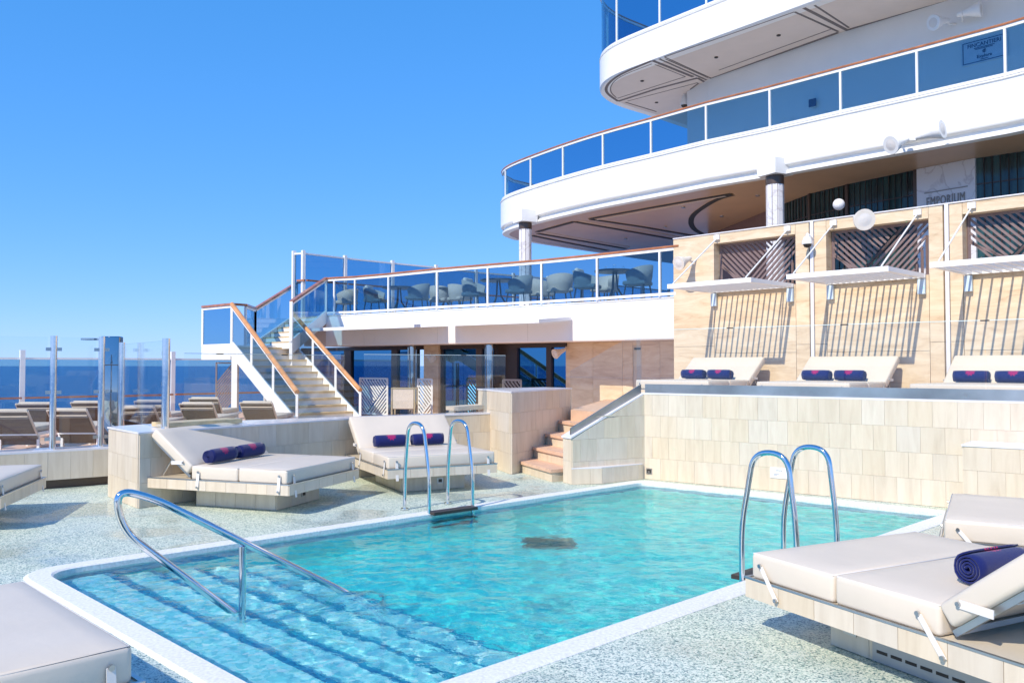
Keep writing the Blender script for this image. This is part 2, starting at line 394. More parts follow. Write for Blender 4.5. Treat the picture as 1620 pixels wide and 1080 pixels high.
def rbox(size, r=.02, seg=3, c=(0, 0, 0), crown=0):   # rounded box mesh
    bm = bmesh.new(); bmesh.ops.create_cube(bm, size=1)
    bmesh.ops.scale(bm, vec=size, verts=bm.verts)
    bmesh.ops.bevel(bm, geom=bm.edges[:], offset=r, segments=seg, affect='EDGES', profile=.5)
    if crown:
        top = [f for f in bm.faces if f.normal.z > .99 and f.calc_area() > .1]
        es = list({e for f in top for e in f.edges})
        bmesh.ops.subdivide_edges(bm, edges=es, cuts=6, use_grid_fill=True)
        for v in bm.verts:
            if v.co.z > size[2] / 2 - 1e-4:
                a, b = 2 * v.co.x / size[0], 2 * v.co.y / size[1]
                v.co.z += crown * max(0, 1 - a * a) ** .5 * max(0, 1 - b * b) ** .5
    bmesh.ops.translate(bm, vec=c, verts=bm.verts)
    me = bpy.data.meshes.new('m'); bm.to_mesh(me); bm.free()
    for p in me.polygons: p.use_smooth = True
    return me
def copy_tree(o, parent=None):
    c = o.copy(); COL.objects.link(c); c.parent = parent
    for ch in list(o.children): copy_tree(ch, c)
    return c
cube_me = MB().box((0, 0, 0), (1, 1, 1)).mesh('tile')
def bevelled_unit(mat, name):
    me = cube_me.copy(); me.name = name; setm(me, mat); return me
TILE = bevelled_unit('stone_tile', 'tile'); PANEL = bevelled_unit('travertine', 'panel')
def v2(p): return Vector((p[0], p[1]))

def tile_face(parent, a, b, z0, z1, tw=.3, rows=4, inset=.0022, slope=None, th=.012, phase=0.0):
    """tiles on the face from a to b (outward = right-hand side of a->b), top may slope: slope=(zt_a, zt_b)"""
    a, b = v2(a), v2(b); L = (b - a).length; d = (b - a) / L; nn = Vector((d.y, -d.x)); rz = math.atan2(d.y, d.x)
    h = (z1 - z0) / rows
    for r in range(rows):
        za, zb = z0 + r * h, z0 + (r + 1) * h
        x = -tw * ((r % 2) * .5 + phase)
        while x < L - .01:
            x0, x1 = max(0, x), min(L, x + tw)
            x += tw
            if x1 - x0 < .03: continue
            top = zb
            pr = random.uniform(0, .0022)
            if slope:
                t0, t1 = slope[0] + (slope[1] - slope[0]) * x0 / L, slope[0] + (slope[1] - slope[0]) * x1 / L
                if max(t0, t1) <= za + .02: continue
                if min(t0, t1) < zb:       # cut tile
                    g = inset / 2; q0, q1 = a + d * (x0 + g), a + d * (x1 - g); o0, o1 = nn * -.002, nn * (th + pr)
                    ta, tb = max(za + .004, min(zb, t0) - g), max(za + .004, min(zb, t1) - g)
                    B = [(*(q0 + o1), za + g), (*(q1 + o1), za + g), (*(q1 + o0), za + g), (*(q0 + o0), za + g)]
                    T = [(*(q0 + o1), ta), (*(q1 + o1), tb), (*(q1 + o0), tb), (*(q0 + o0), ta)]
                    obj('tile', MB().hexa(B, T), 'stone_tile', parent); continue
            c = a + d * ((x0 + x1) / 2) + nn * ((th + pr) / 2 - .001)
            piece('tile', TILE, (c.x, c.y, (za + zb) / 2), rz, (x1 - x0 - inset, th + pr + .002, zb - za - inset), parent)

def arc(c, r, a0, a1, n=8): return [(c[0] + r * math.cos(a0 + (a1 - a0) * i / n), c[1] + r * math.sin(a0 + (a1 - a0) * i / n)) for i in range(n + 1)]
def chaikin(p, n=2):
    for _ in range(n):
        q = [p[0]]
        for a, b in zip(p[:-1], p[1:]):
            q += [tuple(a[i] * .75 + b[i] * .25 for i in range(len(a))), tuple(a[i] * .25 + b[i] * .75 for i in range(len(a)))]
        p = q + [p[-1]]
    return p

# ------------------------------------------------------------------ sea and hull
_m = MB(); _m.add([(-30000, -30000, -18), (30000, -30000, -18), (30000, 30000, -18), (-30000, 30000, -18)], [(0, 1, 2, 3)]); struct('sea', _m, 'sea')
def S(t, z=0): return Vector((-11.5 + 1.05 * t, 23.5 + t, z))       # the ship's side on the left
hull = MB()
for t0, t1 in ((-30, 14),):
    a, b = S(t0), S(t1)
    hull.hexa([(a.x - .25, a.y + .25, -18), (b.x - .25, b.y + .25, -18), (b.x, b.y, -18), (a.x, a.y, -18)],
              [(a.x - .25, a.y + .25, .28), (b.x - .25, b.y + .25, .28), (b.x, b.y, .28), (a.x, a.y, .28)])
struct('hull_side', hull, 'hull_white')

# ------------------------------------------------------------------ pool
A_, B_, C_, D_ = (PZ(70, 907, 0), PZ(1016, 764, 0), PZ(1496, 813, 0), PZ(508, 1146, 0))
pool = [v2(p) for p in (A_, D_, C_, B_)]       # counter-clockwise
def rounded(poly, rads, n=8):
    out = []; m = len(poly)
    for i in range(m):
        p, a, b = poly[i], poly[i - 1], poly[(i + 1) % m]; r = rads[i]
        u, w = (a - p).normalized(), (b - p).normalized()
        if r < .02: out.append(tuple(p)); continue
        half = u.angle(w) / 2; L = r / math.tan(half)
        p0, p1 = p + u * L, p + w * L
        for k in range(n + 1):
            t = k / n; out.append(tuple((1 - t) ** 2 * p0 + 2 * t * (1 - t) * p + t * t * p1))
    return out
def grow(poly, g):
    m = len(poly); out = []
    for i in range(m):
        p, a, b = poly[i], poly[i - 1], poly[(i + 1) % m]
        d1, d2 = (p - a).normalized(), (b - p).normalized(); n1, n2 = Vector((d1.y, -d1.x)), Vector((d2.y, -d2.x))
        nn = (n1 + n2).normalized(); out.append(p + nn * g / nn.dot(n1))
    return out
rads = [.30, .30, .12, .12]
inner = rounded(pool, rads); outer = rounded(grow(pool, .20), [.42, .42, .3, .3])
ni = len(inner)
cop = MB()
lip = rounded(grow(pool, .015), rads); mid = rounded(grow(pool, .17), [.4, .4, .26, .26])
loops = [([(x, y, -.10) for x, y in inner]), ([(x, y, .010) for x, y in inner]), ([(x, y, .022) for x, y in lip]), ([(x, y, .020) for x, y in mid]), ([(x, y, .004) for x, y in outer]), ([(x, y, -.1) for x, y in outer])]
for p, q in zip(loops[:-1], loops[1:]):
    cop.add(p + q, [(i, (i + 1) % ni, (i + 1) % ni + ni, i + ni) for i in range(ni)], False)
struct('pool_coping', cop, 'coping_white')
deck = MB()
ob = [S(-29), V(17, -5.5, 0), V(17, 34, 0), S(13)]
ob = [(p.x, p.y) for p in ob]
tri = tessellate_polygon([[Vector((x, y, 0)) for x, y in ob], [Vector((x, y, 0)) for x, y in outer]])
allp = ob + list(outer); fs = []
for t in tri:
    a, b, c = (Vector((*allp[i], 0)) for i in t)
    fs.append(tuple(t) if (b - a).cross(c - a).z > 0 else tuple(t)[::-1])
deck.add([(x, y, 0) for x, y in allp], fs)
struct('pool_deck', deck, 'mosaic_deck')
DEPTH = -.97
basin = MB(); basin.add([(x, y, DEPTH) for x, y in inner], [tuple(range(ni))])
basin.add([(x, y, DEPTH) for x, y in inner] + [(x, y, -.10) for x, y in inner], [((i + 1) % ni, i, i + ni, (i + 1) % ni + ni) for i in range(ni)])
basin_o = struct('pool_basin', basin, 'pool_tile')
pA, pD, pC, pB = pool
dAD = (pD - pA).normalized(); dAB = ((pB - pA).normalized() + (pC - pD).normalized()).normalized()
wid = (pD - pA).length
steps = thing('pool_steps', 'wide underwater steps with dark blue nosings at the near left end of the pool', 'pool steps', (pA.x, pA.y, -1.2))
run = .40
pool_stuff = [basin_o]
for k in range(5):
    z = -.18 - .175 * k; x0 = .10 + run * k; x1 = x0 + run
    def q(u, w, zz): p = pA + dAD * w + dAB * u; return (p.x, p.y, zz)
    w0, w1 = .05, wid - .05
    s0 = 0.0 if k else 0
    pool_stuff.append(obj('step', MB().hexa([q(.04, w0, DEPTH + .002), q(.04, w1, DEPTH + .002), q(x1, w1, DEPTH + .002), q(x1, w0, DEPTH + .002)],
                               [q(.04 + .01 * k, w0, z), q(.04 + .01 * k, w1, z), q(x1, w1, z), q(x1, w0, z)]), 'pool_step_tile', steps))
    pool_stuff.append(obj('nosing', MB().hexa([q(x1 - .04, w0 + .01, z - .05), q(x1 - .04, w1 - .01, z - .05), q(x1 + .012, w1 - .01, z - .05), q(x1 + .012, w0 + .01, z - .05)],
                                 [q(x1 - .04, w0 + .01, z + .006), q(x1 - .04, w1 - .01, z + .006), q(x1 + .012, w1 - .01, z + .006), q(x1 + .012, w0 + .01, z + .006)]), 'pool_blue_tile', steps))
band = MB()
gi = [Vector(p) for p in inner]
lipin = [tuple(v2(p) + ((sum(pool, Vector((0, 0))) / 4 - v2(p)).normalized() * .006)) for p in inner]
band.add([(x, y, -.32) for x, y in lipin] + [(x, y, -.101) for x, y in lipin], [((i + 1) % ni, i, i + ni, (i + 1) % ni + ni) for i in range(ni)])
pool_stuff.append(struct('pool_waterline', band, 'pool_blue_tile'))
# water surface: real ripples
def water():
    from mathutils import noise
    WZ = -.035
    bm = bmesh.new(); n1, n2 = 460, 250
    g = []
    for i in range(n1 + 1):
        row = []
        for j in range(n2 + 1):
            u, w = i / n1, j / n2
            p = (pA * (1 - u) + pB * u) * (1 - w) + (pD * (1 - u) + pC * u) * w
            v = Vector((p.x, p.y, 0))
            h = .0085 * noise.noise(Vector((v.x * 2.1, v.y * 2.1, 1))) + .0072 * noise.noise(Vector((v.x * 4.7 + 3, v.y * 4.7, 4))) + .0034 * noise.noise(Vector((v.x * 10, v.y * 10, 9))) + .0008 * noise.noise(Vector((v.x * 21, v.y * 21, 15)))
            row.append(bm.verts.new((v.x, v.y, WZ + h)))
        g.append(row)
    def inside(p):                        # drop the corner beyond the rounded basin
        c = False
        for i in range(ni):
            a, b = inner[i], inner[i - 1]
            if (a[1] > p.y) != (b[1] > p.y) and p.x < (b[0] - a[0]) * (p.y - a[1]) / (b[1] - a[1]) + a[0]: c = not c
        return c
    for i in range(n1):
        for j in range(n2):
            q4 = (g[i][j], g[i][j + 1], g[i + 1][j + 1], g[i + 1][j])
            if i < 23 and (j < 25 or j > n2 - 25) and not any(inside(v.co) for v in q4): continue
            bm.faces.new(q4)
    bm.normal_update()
    me = bpy.data.meshes.new('pool_water'); bm.to_mesh(me); bm.free()
    for p in me.polygons: p.use_smooth = True
    if me.polygons[0].normal.z < 0: me.flip_normals()
    setm(me, 'pool_water'); o = bpy.data.objects.new('pool_water', me); COL.objects.link(o); o['kind'] = 'structure'
    o.cycles.is_caustics_caster = True
    return o
water_o = water()
sun_d.cycles.is_caustics_light = True
for o in pool_stuff: o.cycles.is_caustics_receiver = True
# drain box in the pool floor
dr = PZ(868, 862, -.035); dr += Vector((dr.x, dr.y, 0)).normalized() * 1.1      # refraction bends the line of sight down
_d = MB()
for _k in range(6): _d.box((dr.x, dr.y - .2 + _k * .08, DEPTH + .03), (.5, .03, .03))
_t = thing('pool_drain', 'dark grated drain on the pool floor near the middle of the pool', 'drain', (dr.x, dr.y, DEPTH))
obj('grate', _d, 'dark_grille', _t, kind=None); obj('frame', MB().box((dr.x, dr.y, DEPTH + .008), (.58, .56, .012)), 'grey_plastic', _t)

# ------------------------------------------------------------------ raised decks and tiled walls
ZU = .975                                  # upper sun deck
W0, W1 = PZ(1020, 757, 0), PZ(1490, 802, 0)
dW = (v2(W1) - v2(W0)).normalized(); nW = Vector((dW.y, -dW.x))       # nW points to the camera side
if nW.y > 0: nW = -nW
W2 = v2(W0) + dW * 8.2
WT = 1.355
tw = thing('tiled_pool_wall', 'tall cream stone tiled wall behind the far right end of the pool', 'wall', (W0.x, W0.y, 0))
def wallbox(a, b, th, z0, z1, n):          # n = outward; core behind it
    a, b = v2(a), v2(b); return MB().hexa([(a.x, a.y, z0), (b.x, b.y, z0), (b.x - n.x * th, b.y - n.y * th, z0), (a.x - n.x * th, a.y - n.y * th, z0)],
                                          [(a.x, a.y, z1), (b.x, b.y, z1), (b.x - n.x * th, b.y - n.y * th, z1), (a.x - n.x * th, a.y - n.y * th, z1)])
obj('wall_core', wallbox(W0, W2, .24, .002, WT - .012, nW), 'grout', tw)
tile_face(tw, W0, W2, 0.003, WT - .012, tw=.29, rows=4)
obj('capping', wallbox(v2(W0) + nW * .02 - dW * .012, W2, .28, WT - .012, WT + .012, nW), 'marble_white', tw)
ch = wallbox(v2(W0) + nW * -.02, W2, .05, WT + .012, WT + .15, nW)
obj('mirror_skirting', ch, 'channel_steel', tw)
# glass screen on the wall
def glass_run(name, label, path, z0, z1, posts='clip', mat='glass_clear', group=None, top=None):
    t = thing(name, label, 'glass screen', (path[0][0], path[0][1], z0), group=group)
    for i in range(len(path) - 1):
        a, b = v2(path[i]), v2(path[i + 1]); d = (b - a).normalized(); n = Vector((d.y, -d.x)) * .005
        a2, b2 = a + d * .008, b - d * .008
        obj('glass_panel', MB().hexa([(*(a2 - n), z0), (*(b2 - n), z0), (*(b2 + n), z0), (*(a2 + n), z0)], [(*(a2 - n), z1), (*(b2 - n), z1), (*(b2 + n), z1), (*(a2 + n), z1)]), mat, t)
        obj('polished_edge', MB().hexa([(*(a2 - n), z1 + .0005), (*(b2 - n), z1 + .0005), (*(b2 + n), z1 + .0005), (*(a2 + n), z1 + .0005)], [(*(a2 - n), z1 + .009), (*(b2 - n), z1 + .009), (*(b2 + n), z1 + .009), (*(a2 + n), z1 + .009)]), 'glass_edge', t)
        if i: obj('clip', MB().box((a.x, a.y, z1), (.10, .03, .015), math.atan2(d.y, d.x)), 'dark_grille', t)
    return t
gp = [hit(px, W0, (W2.x, W2.y), 2.3) for px in (1004, 1153, 1334, 1557)]
gl = [v2(g) - nW * .05 for g in gp] + [W2 - nW * .05]
glass_run('glass_windscreen', 'clear frameless glass screen along the top of the tiled pool wall', gl, WT + .03, 2.36)
# sign and floor-level socket
sg = hit(1235, W0, (W2.x, W2.y), .9); rzW = math.atan2(dW.y, dW.x)
def flat_text(txt, size, loc, rz, mat, parent, ext=.002, align='LEFT', sx=1, sp=1.0):
    cu = bpy.data.curves.new('t', 'FONT'); cu.body = txt; cu.size = size; cu.extrude = ext; cu.align_x = align; cu.resolution_u = 3; cu.space_character = sp
    to = bpy.data.objects.new('t', cu); COL.objects.link(to); bpy.context.view_layer.update()
    me = bpy.data.meshes.new_from_object(to.evaluated_get(bpy.context.evaluated_depsgraph_get()))
    COL.objects.unlink(to); bpy.data.objects.remove(to)
    M = Matrix.Translation(Vector(loc) - org_of(parent)) @ Matrix.Rotation(rz, 4, 'Z') @ Matrix.Rotation(math.pi / 2, 4, 'X') @ Matrix.Diagonal((sx, 1, 1, 1))
    me.transform(M); setm(me, mat); o = bpy.data.objects.new('lettering', me); COL.objects.link(o); o.parent = parent; return o
sp_ = v2(sg) + nW * .02; zs = 1.8 - (747 - 578) * sg.y / FPX
ts = thing('pool_sign', 'small white notice on the tiled pool wall behind the near ladder', 'sign', (sp_.x, sp_.y, zs - .06))
obj('plate', MB().box((sp_.x, sp_.y, zs), (.30, .012, .15), rzW), 'globe_white', ts)
p_ = sp_ - dW * .10 + nW * .008
flat_text('POOL', .036, (p_.x + dW.x * .04, p_.y + dW.y * .04, zs + .02), rzW, 'grey_plastic', ts)
for _i, (_l, _z) in enumerate(((.09, -.018), (.055, -.036))):        # lines too small to read
    _c = sp_ - dW * (.10 - _l / 2) + nW * .008; obj('print_line', MB().box((_c.x, _c.y, zs + _z), (_l, .002, .007), rzW), 'grey_plastic', ts)
def socket(px, py, a, b, n, label):
    h0 = hit(px, a, b, .15); p = v2(h0) + n * .02; z = 1.8 - (py - 578) * h0.y / FPX
    t = thing('floor_socket', label, 'socket', (p.x, p.y, z - .05)); rz = math.atan2(b[1] - a[1], b[0] - a[0])
    obj('frame', MB().box((p.x, p.y, z), (.10, .012, .09), rz), 'clip_metal', t)
    p2 = p + n * .008; obj('recess', MB().box((p2.x, p2.y, z), (.07, .006, .06), rz), 'dark_grille', t)
    p2 = p + n * .013; obj('lens', MB().box((p2.x, p2.y, z - .008), (.03, .006, .02), rz), 'clip_metal', t)
socket(1028, 744, (W0.x, W0.y), (W2.x, W2.y), nW, 'small steel light socket low on the tiled wall by the pool corner')
# projecting ledge on the right of the wall
_la, _lb = v2(W0) + nW * .65, W2 + nW * .65
e0 = v2(hit(1524, tuple(_la), tuple(_lb), .95)); e1 = e0 + dW * 3.0; LZ = 1.8 - (702 - 578) * e0.y / FPX
lb = thing('tiled_ledge', 'boxy cream tiled ledge projecting from the wall behind the right daybed', 'ledge', (e0.x, e0.y, 0))
obj('ledge_core', wallbox(e0, e1, .64, .002, LZ - .02, nW), 'grout', lb)
tile_face(lb, e0, e1, .003, LZ - .02, rows=3, tw=.29); tile_face(lb, e0 - nW * .63, e0, .003, LZ - .02, rows=3, tw=.29)
obj('capping', wallbox(e0 + nW * .025 - dW * .02, e1, .655, LZ - .02, LZ, nW), 'marble_white', lb)

# stairs up to the sun deck
SL = [PZ(801, 722, .195), PZ(825, 702, .39), PZ(851, 683, .585), PZ(877, 664, .78), PZ(903, 648, .975)]
SR = [V(.62, 13.05, 0), V(.98, 13.25, 0), V(1.35, 13.46, 0), V(1.72, 13.67, 0), V(2.08, 13.9, 0)]
stt = thing('stone_steps', 'short flight of peach stone steps up to the sun deck beside the pool', 'steps', (SL[0].x, SL[0].y, 0))
for k in range(4):
    z = .195 * (k + 1); L0, R0, L1, R1 = SL[k], SR[k], SL[k + 1], SR[k + 1]
    ux = (L1 - L0).normalized() * .04
    obj('riser', MB().hexa([(L0.x, L0.y, .002 if k == 0 else z - .2), (R0.x, R0.y, .002 if k == 0 else z - .2), (R1.x + .2, R1.y + .2, .002 if k == 0 else z - .2), (L1.x + .2, L1.y + .2, .002 if k == 0 else z - .2)],
                           [(L0.x, L0.y, z - .05), (R0.x, R0.y, z - .05), (R1.x + .2, R1.y + .2, z - .05), (L1.x + .2, L1.y + .2, z - .05)]), 'stone_tile', stt)
    b4 = [L0 - ux, R0 - ux, R1 + ux, L1 + ux]
    obj('tread', MB().hexa([(p.x, p.y, z - .05) for p in b4], [(p.x, p.y, z) for p in b4]), 'step_stone', stt)
# parapet beside the stairs
q0, q1 = V(.86, 12.72, 0), V(v2(W0).x, v2(W0).y, 0)
q0 = PZ(905, 766, 0); dq = (v2(q1) - v2(q0)).normalized(); nq = Vector((dq.y, -dq.x))
zq0 = 1.8 - (691 - 578) * q0.y / FPX
pq = thing('stair_parapet', 'sloping cream tiled parapet with white capping beside the stone steps', 'parapet', (q0.x, q0.y, 0))
a, b = v2(q0), v2(q1); th = .24
def slopewall(a, b, n, th, z0, za, zb):
    return MB().hexa([(a.x, a.y, z0), (b.x, b.y, z0), (b.x - n.x * th, b.y - n.y * th, z0), (a.x - n.x * th, a.y - n.y * th, z0)],
                     [(a.x, a.y, za), (b.x, b.y, zb), (b.x - n.x * th, b.y - n.y * th, zb), (a.x - n.x * th, a.y - n.y * th, za)])
obj('wall_core', slopewall(a, b, nq, th, .002, zq0 - .02, WT - .02), 'grout', pq)
tile_face(pq, a, b, .003, WT - .012, rows=4, tw=.29, slope=(zq0 - .02, WT - .02))
tile_face(pq, a - nq * th, a, .003, zq0 - .02, rows=2, tw=.29)
aa, bb = a - dq * .03 + nq * .02, b
obj('capping', MB().hexa([(aa.x, aa.y, zq0 - .022), (bb.x, bb.y, WT - .014), (bb.x - nq.x * .28, bb.y - nq.y * .28, WT - .014), (aa.x - nq.x * .28, aa.y - nq.y * .28, zq0 - .022)],
                         [(aa.x, aa.y, zq0 + .004), (bb.x, bb.y, WT + .011), (bb.x - nq.x * .28, bb.y - nq.y * .28, WT + .011), (aa.x - nq.x * .28, aa.y - nq.y * .28, zq0 + .004)]), 'marble_white', pq)
gs = thing('sloping_glass_screen', 'sloping clear glass panel standing on the parapet of the stone steps', 'glass screen', (a.x, a.y, zq0))
c0, c1 = a - nq * .06 + dq * .02, b - nq * .06 - dq * .02
obj('base_channel', slopewall(c0, c1, nq, .03, zq0 + .006, zq0 + .13, WT + .14), 'channel_steel', gs)
bm_ = MB(); h_ = 1.0; m_ = c0 + (c1 - c0) * .75
def zl(t, o): return zq0 + (WT - zq0) * t + o
for (s0, s1) in ((0, .745), (.755, 1)):
    u0, u1 = c0 + (c1 - c0) * s0 - nq * .01, c0 + (c1 - c0) * s1 - nq * .01
    obj('glass_panel', MB().hexa([(u0.x, u0.y, zl(s0, .05)), (u1.x, u1.y, zl(s1, .05)), (u1.x - nq.x * .01, u1.y - nq.y * .01, zl(s1, .05)), (u0.x - nq.x * .01, u0.y - nq.y * .01, zl(s0, .05))],
                                 [(u0.x, u0.y, zl(s0, h_)), (u1.x, u1.y, zl(s1, h_)), (u1.x - nq.x * .01, u1.y - nq.y * .01, zl(s1, h_)), (u0.x - nq.x * .01, u0.y - nq.y * .01, zl(s0, h_))]), 'glass_clear', gs)
# low tiled bench in front of the parapet
g0, g1, g2 = PZ(952, 765, 0), v2(W0) + nW * .02, PZ(905, 768, 0)
bn = thing('tiled_bench', 'low cream tiled plinth in the corner where the steps meet the pool wall', 'bench', (g0.x, g0.y, 0))
zb_ = 1.8 - (738 - 578) * g0.y / FPX
poly = [(q0.x + .004 - dq.x * .02, q0.y - dq.y * .02 + nq.y * .03), (g0.x, g0.y), (g1.x - .03 + dW.x * .0, g1.y - .03), (g1.x - .05, g1.y + .1)]
obj('bench_core', MB().prism([(x, y) for x, y in poly], .002, zb_ - .015), 'grout', bn)
tile_face(bn, poly[0], poly[1], .003, zb_ - .015, rows=1, tw=.3); tile_face(bn, poly[1], poly[2], .003, zb_ - .015, rows=1, tw=.26)
obj('capping', MB().prism([(x - .0, y - .012) for x, y in poly], zb_ - .015, zb_), 'marble_white', bn)

# sun deck floor
C0 = PD(1065, 378, 18.2); C0 = Vector((C0.x, C0.y, 0)); C1d = 18.2 * 200 / 256; C1 = PD(1497, 322, C1d); C1 = Vector((C1.x, C1.y, 0))
dC = (v2(C1) - v2(C0)).normalized(); nC = Vector((dC.y, -dC.x))
if nC.y > 0: nC = -nC
C2 = v2(C0) + dC * 9.3; CT = 1.8 + 200 * 18.2 / FPX
wb0, wb2 = v2(W0) - nW * .24, W2 - nW * .24
ud = MB().prism([tuple(v2(SL[4])), tuple(v2(SR[4])), tuple(wb0), tuple(wb2), tuple(C2), (C0.x, C0.y), (5.5, 20), (2.5, 21.5)], .02, ZU)
struct('sun_deck_floor', ud, 'step_stone')

# left tiled wall, pier and low wall
L0_, L1_, L2_ = PZ(219, 804, 0), PZ(560, 661.5, .95), PZ(809, 652, .95)
L0_ = Vector((L0_.x, L0_.y, 0)); Lend = PZ(172, 785, 0)
lw = thing('tiled_terrace_wall', 'long cream tiled wall behind the two left daybeds', 'wall', (L0_.x, L0_.y, 0))
pl = [v2(Lend), v2(L0_), v2(L1_), v2(L2_)]
LT = .95
back = [v2(Lend) + Vector((.3, .6)), v2(L1_) + Vector((-.2, .35)), v2(L2_) + Vector((-.2, .3))]
obj('wall_core', MB().prism([tuple(p) for p in pl] + [tuple(p) for p in back[::-1]], .002, LT - .015), 'grout', lw)
for a, b in zip(pl[:-1], pl[1:]): tile_face(lw, a, b, .003, LT - .015, rows=3, tw=.3)
cp = [pl[0] + Vector((-.03, -.01)), pl[1] + Vector((0, -.03)), pl[2] + Vector((.01, -.03)), pl[3] + Vector((0, -.02))]
obj('capping', MB().prism([tuple(p) for p in cp] + [tuple(p) for p in back[::-1]], LT - .015, LT + .008), 'marble_white', lw)
PA, PB, PC, PDd = V(-.01, 15.0, 0), V(1.13, 16.2, 0), V(.65, 16.75, 0), V(-.62, 15.75, 0)
PA = PZ(809, 620, 1.36)
pr = thing('tiled_pier', 'taller cream tiled block between the terrace wall and the stone steps', 'pier', (PA.x, PA.y, 0))
PT = 1.36
obj('pier_core', MB().prism([(p.x, p.y) for p in (PA, PB, PC, PDd)], .002, PT - .015), 'grout', pr)
tile_face(pr, PA, PB, .003, PT - .015, rows=4, tw=.3); tile_face(pr, PDd, PA, .003, PT - .015, rows=4, tw=.3); tile_face(pr, PB, PC, .003, PT - .015, rows=4, tw=.3)
obj('capping', MB().prism([(PA.x, PA.y - .03), (PB.x + .03, PB.y), (PC.x, PC.y + .03), (PDd.x - .03, PDd.y)], PT - .015, PT + .01), 'marble_white', pr)
K0, K1 = PZ(-260, 800, 0), PZ(174, 766, 0)
kw = thing('low_tiled_wall', 'low cream tiled kerb wall under the glass screens at the far left', 'wall', (K0.x, K0.y, 0))
KT = 1.8 - (714 - 578) * PZ(0, 775, 0).y / FPX
dk = (v2(K1) - v2(K0)).normalized(); nk = Vector((dk.y, -dk.x))
K1e = v2(K1) + dk * .5
obj('wall_core', wallbox(v2(K0), K1e, .5, .13, KT - .015, nk), 'grout', kw)
obj('recessed_base', wallbox(v2(K0) - nk * .08, K1e - nk * .08, .4, .002, .13, nk), 'bronze', kw)
tile_face(kw, K0, K1e, .13, KT - .015, rows=1, tw=.3)
obj('capping', wallbox(v2(K0) + nk * .03, K1e, .55, KT - .015, KT + .01, nk), 'marble_white', kw)

# left terrace floor (behind the walls)
ZP = .34
tf = MB().prism([(K0.x, K0.y + .5), (K1e.x, K1e.y + .45), tuple(back[0]), tuple(back[1]), tuple(back[2]), (PC.x, PC.y), (2.0, 18.0), (5, 23), (2, 34), tuple(S(9.5)[:2]), tuple(S(-13)[:2])], .03, ZP)
struct('terrace_floor', tf, 'step_stone')

# ------------------------------------------------------------------ cabana wall with lattice windows
cw = thing('cabana_wall', 'tan travertine wall with lattice windows above the sun deck daybeds', 'wall', (C0.x, C0.y, ZU))
def cpt(s): return v2(C0) + dC * s
def cs_of(px, z=3.2): h0 = hit(px, C0, C1, z); return (v2(h0) - v2(C0)).dot(dC)
OP = [(cs_of(1130), cs_of(1259)), (cs_of(1308), cs_of(1470)), (cs_of(1524), cs_of(1524) + 2.15)]
ZO0, ZO1 = 3.36, CT - .2
CEND = 9.3
th = .34
def cbox(s0, s1, z0, z1, o=0.0, t=th):
    a, b = cpt(s0) + nC * o, cpt(s1) + nC * o
    return MB().hexa([(a.x, a.y, z0), (b.x, b.y, z0), (b.x - nC.x * t, b.y - nC.y * t, z0), (a.x - nC.x * t, a.y - nC.y * t, z0)],
                     [(a.x, a.y, z1), (b.x, b.y, z1), (b.x - nC.x * t, b.y - nC.y * t, z1), (a.x - nC.x * t, a.y - nC.y * t, z1)])
J = [cs_of(1283), cs_of(1496)]
cuts = [0, OP[0][0], OP[0][1], J[0], OP[1][0], OP[1][1], J[1], OP[2][0], OP[2][1], OP[2][1] + .35, CEND]
for i in range(len(cuts) - 1):
    s0, s1 = cuts[i] + .004, cuts[i + 1] - .004
    if s1 - s0 < .03: continue
    if any(abs(cuts[i] - o[0]) < 1e-6 for o in OP):
        obj('panel', cbox(s0, s1, ZU, 2.05), 'travertine', cw)
        obj('panel', cbox(s0, s1, 2.056, ZO0), 'travertine', cw)
        obj('lintel', cbox(s0 - .002, s1 + .002, ZO1, CT), 'travertine', cw)
    else:
        if cuts[i] in J: s0 += .07
        if cuts[i + 1] in J: s1 -= .03
        obj('panel', cbox(s0, s1, ZU, 2.2), 'travertine', cw); obj('panel', cbox(s0, s1, 2.206, CT), 'travertine', cw)
for j in J:
    obj('joint_channel', cbox(j - .03, j + .0, ZU, CT - .01, -.10, .1), 'grout', cw)
    obj('joint_post', cbox(j + .004, j + .066, ZU, CT + .01, .03, .2), 'marble_white', cw)
obj('coping_strip', cbox(.002, CEND, CT, CT + .02, .02, th + .04), 'marble_white', cw)
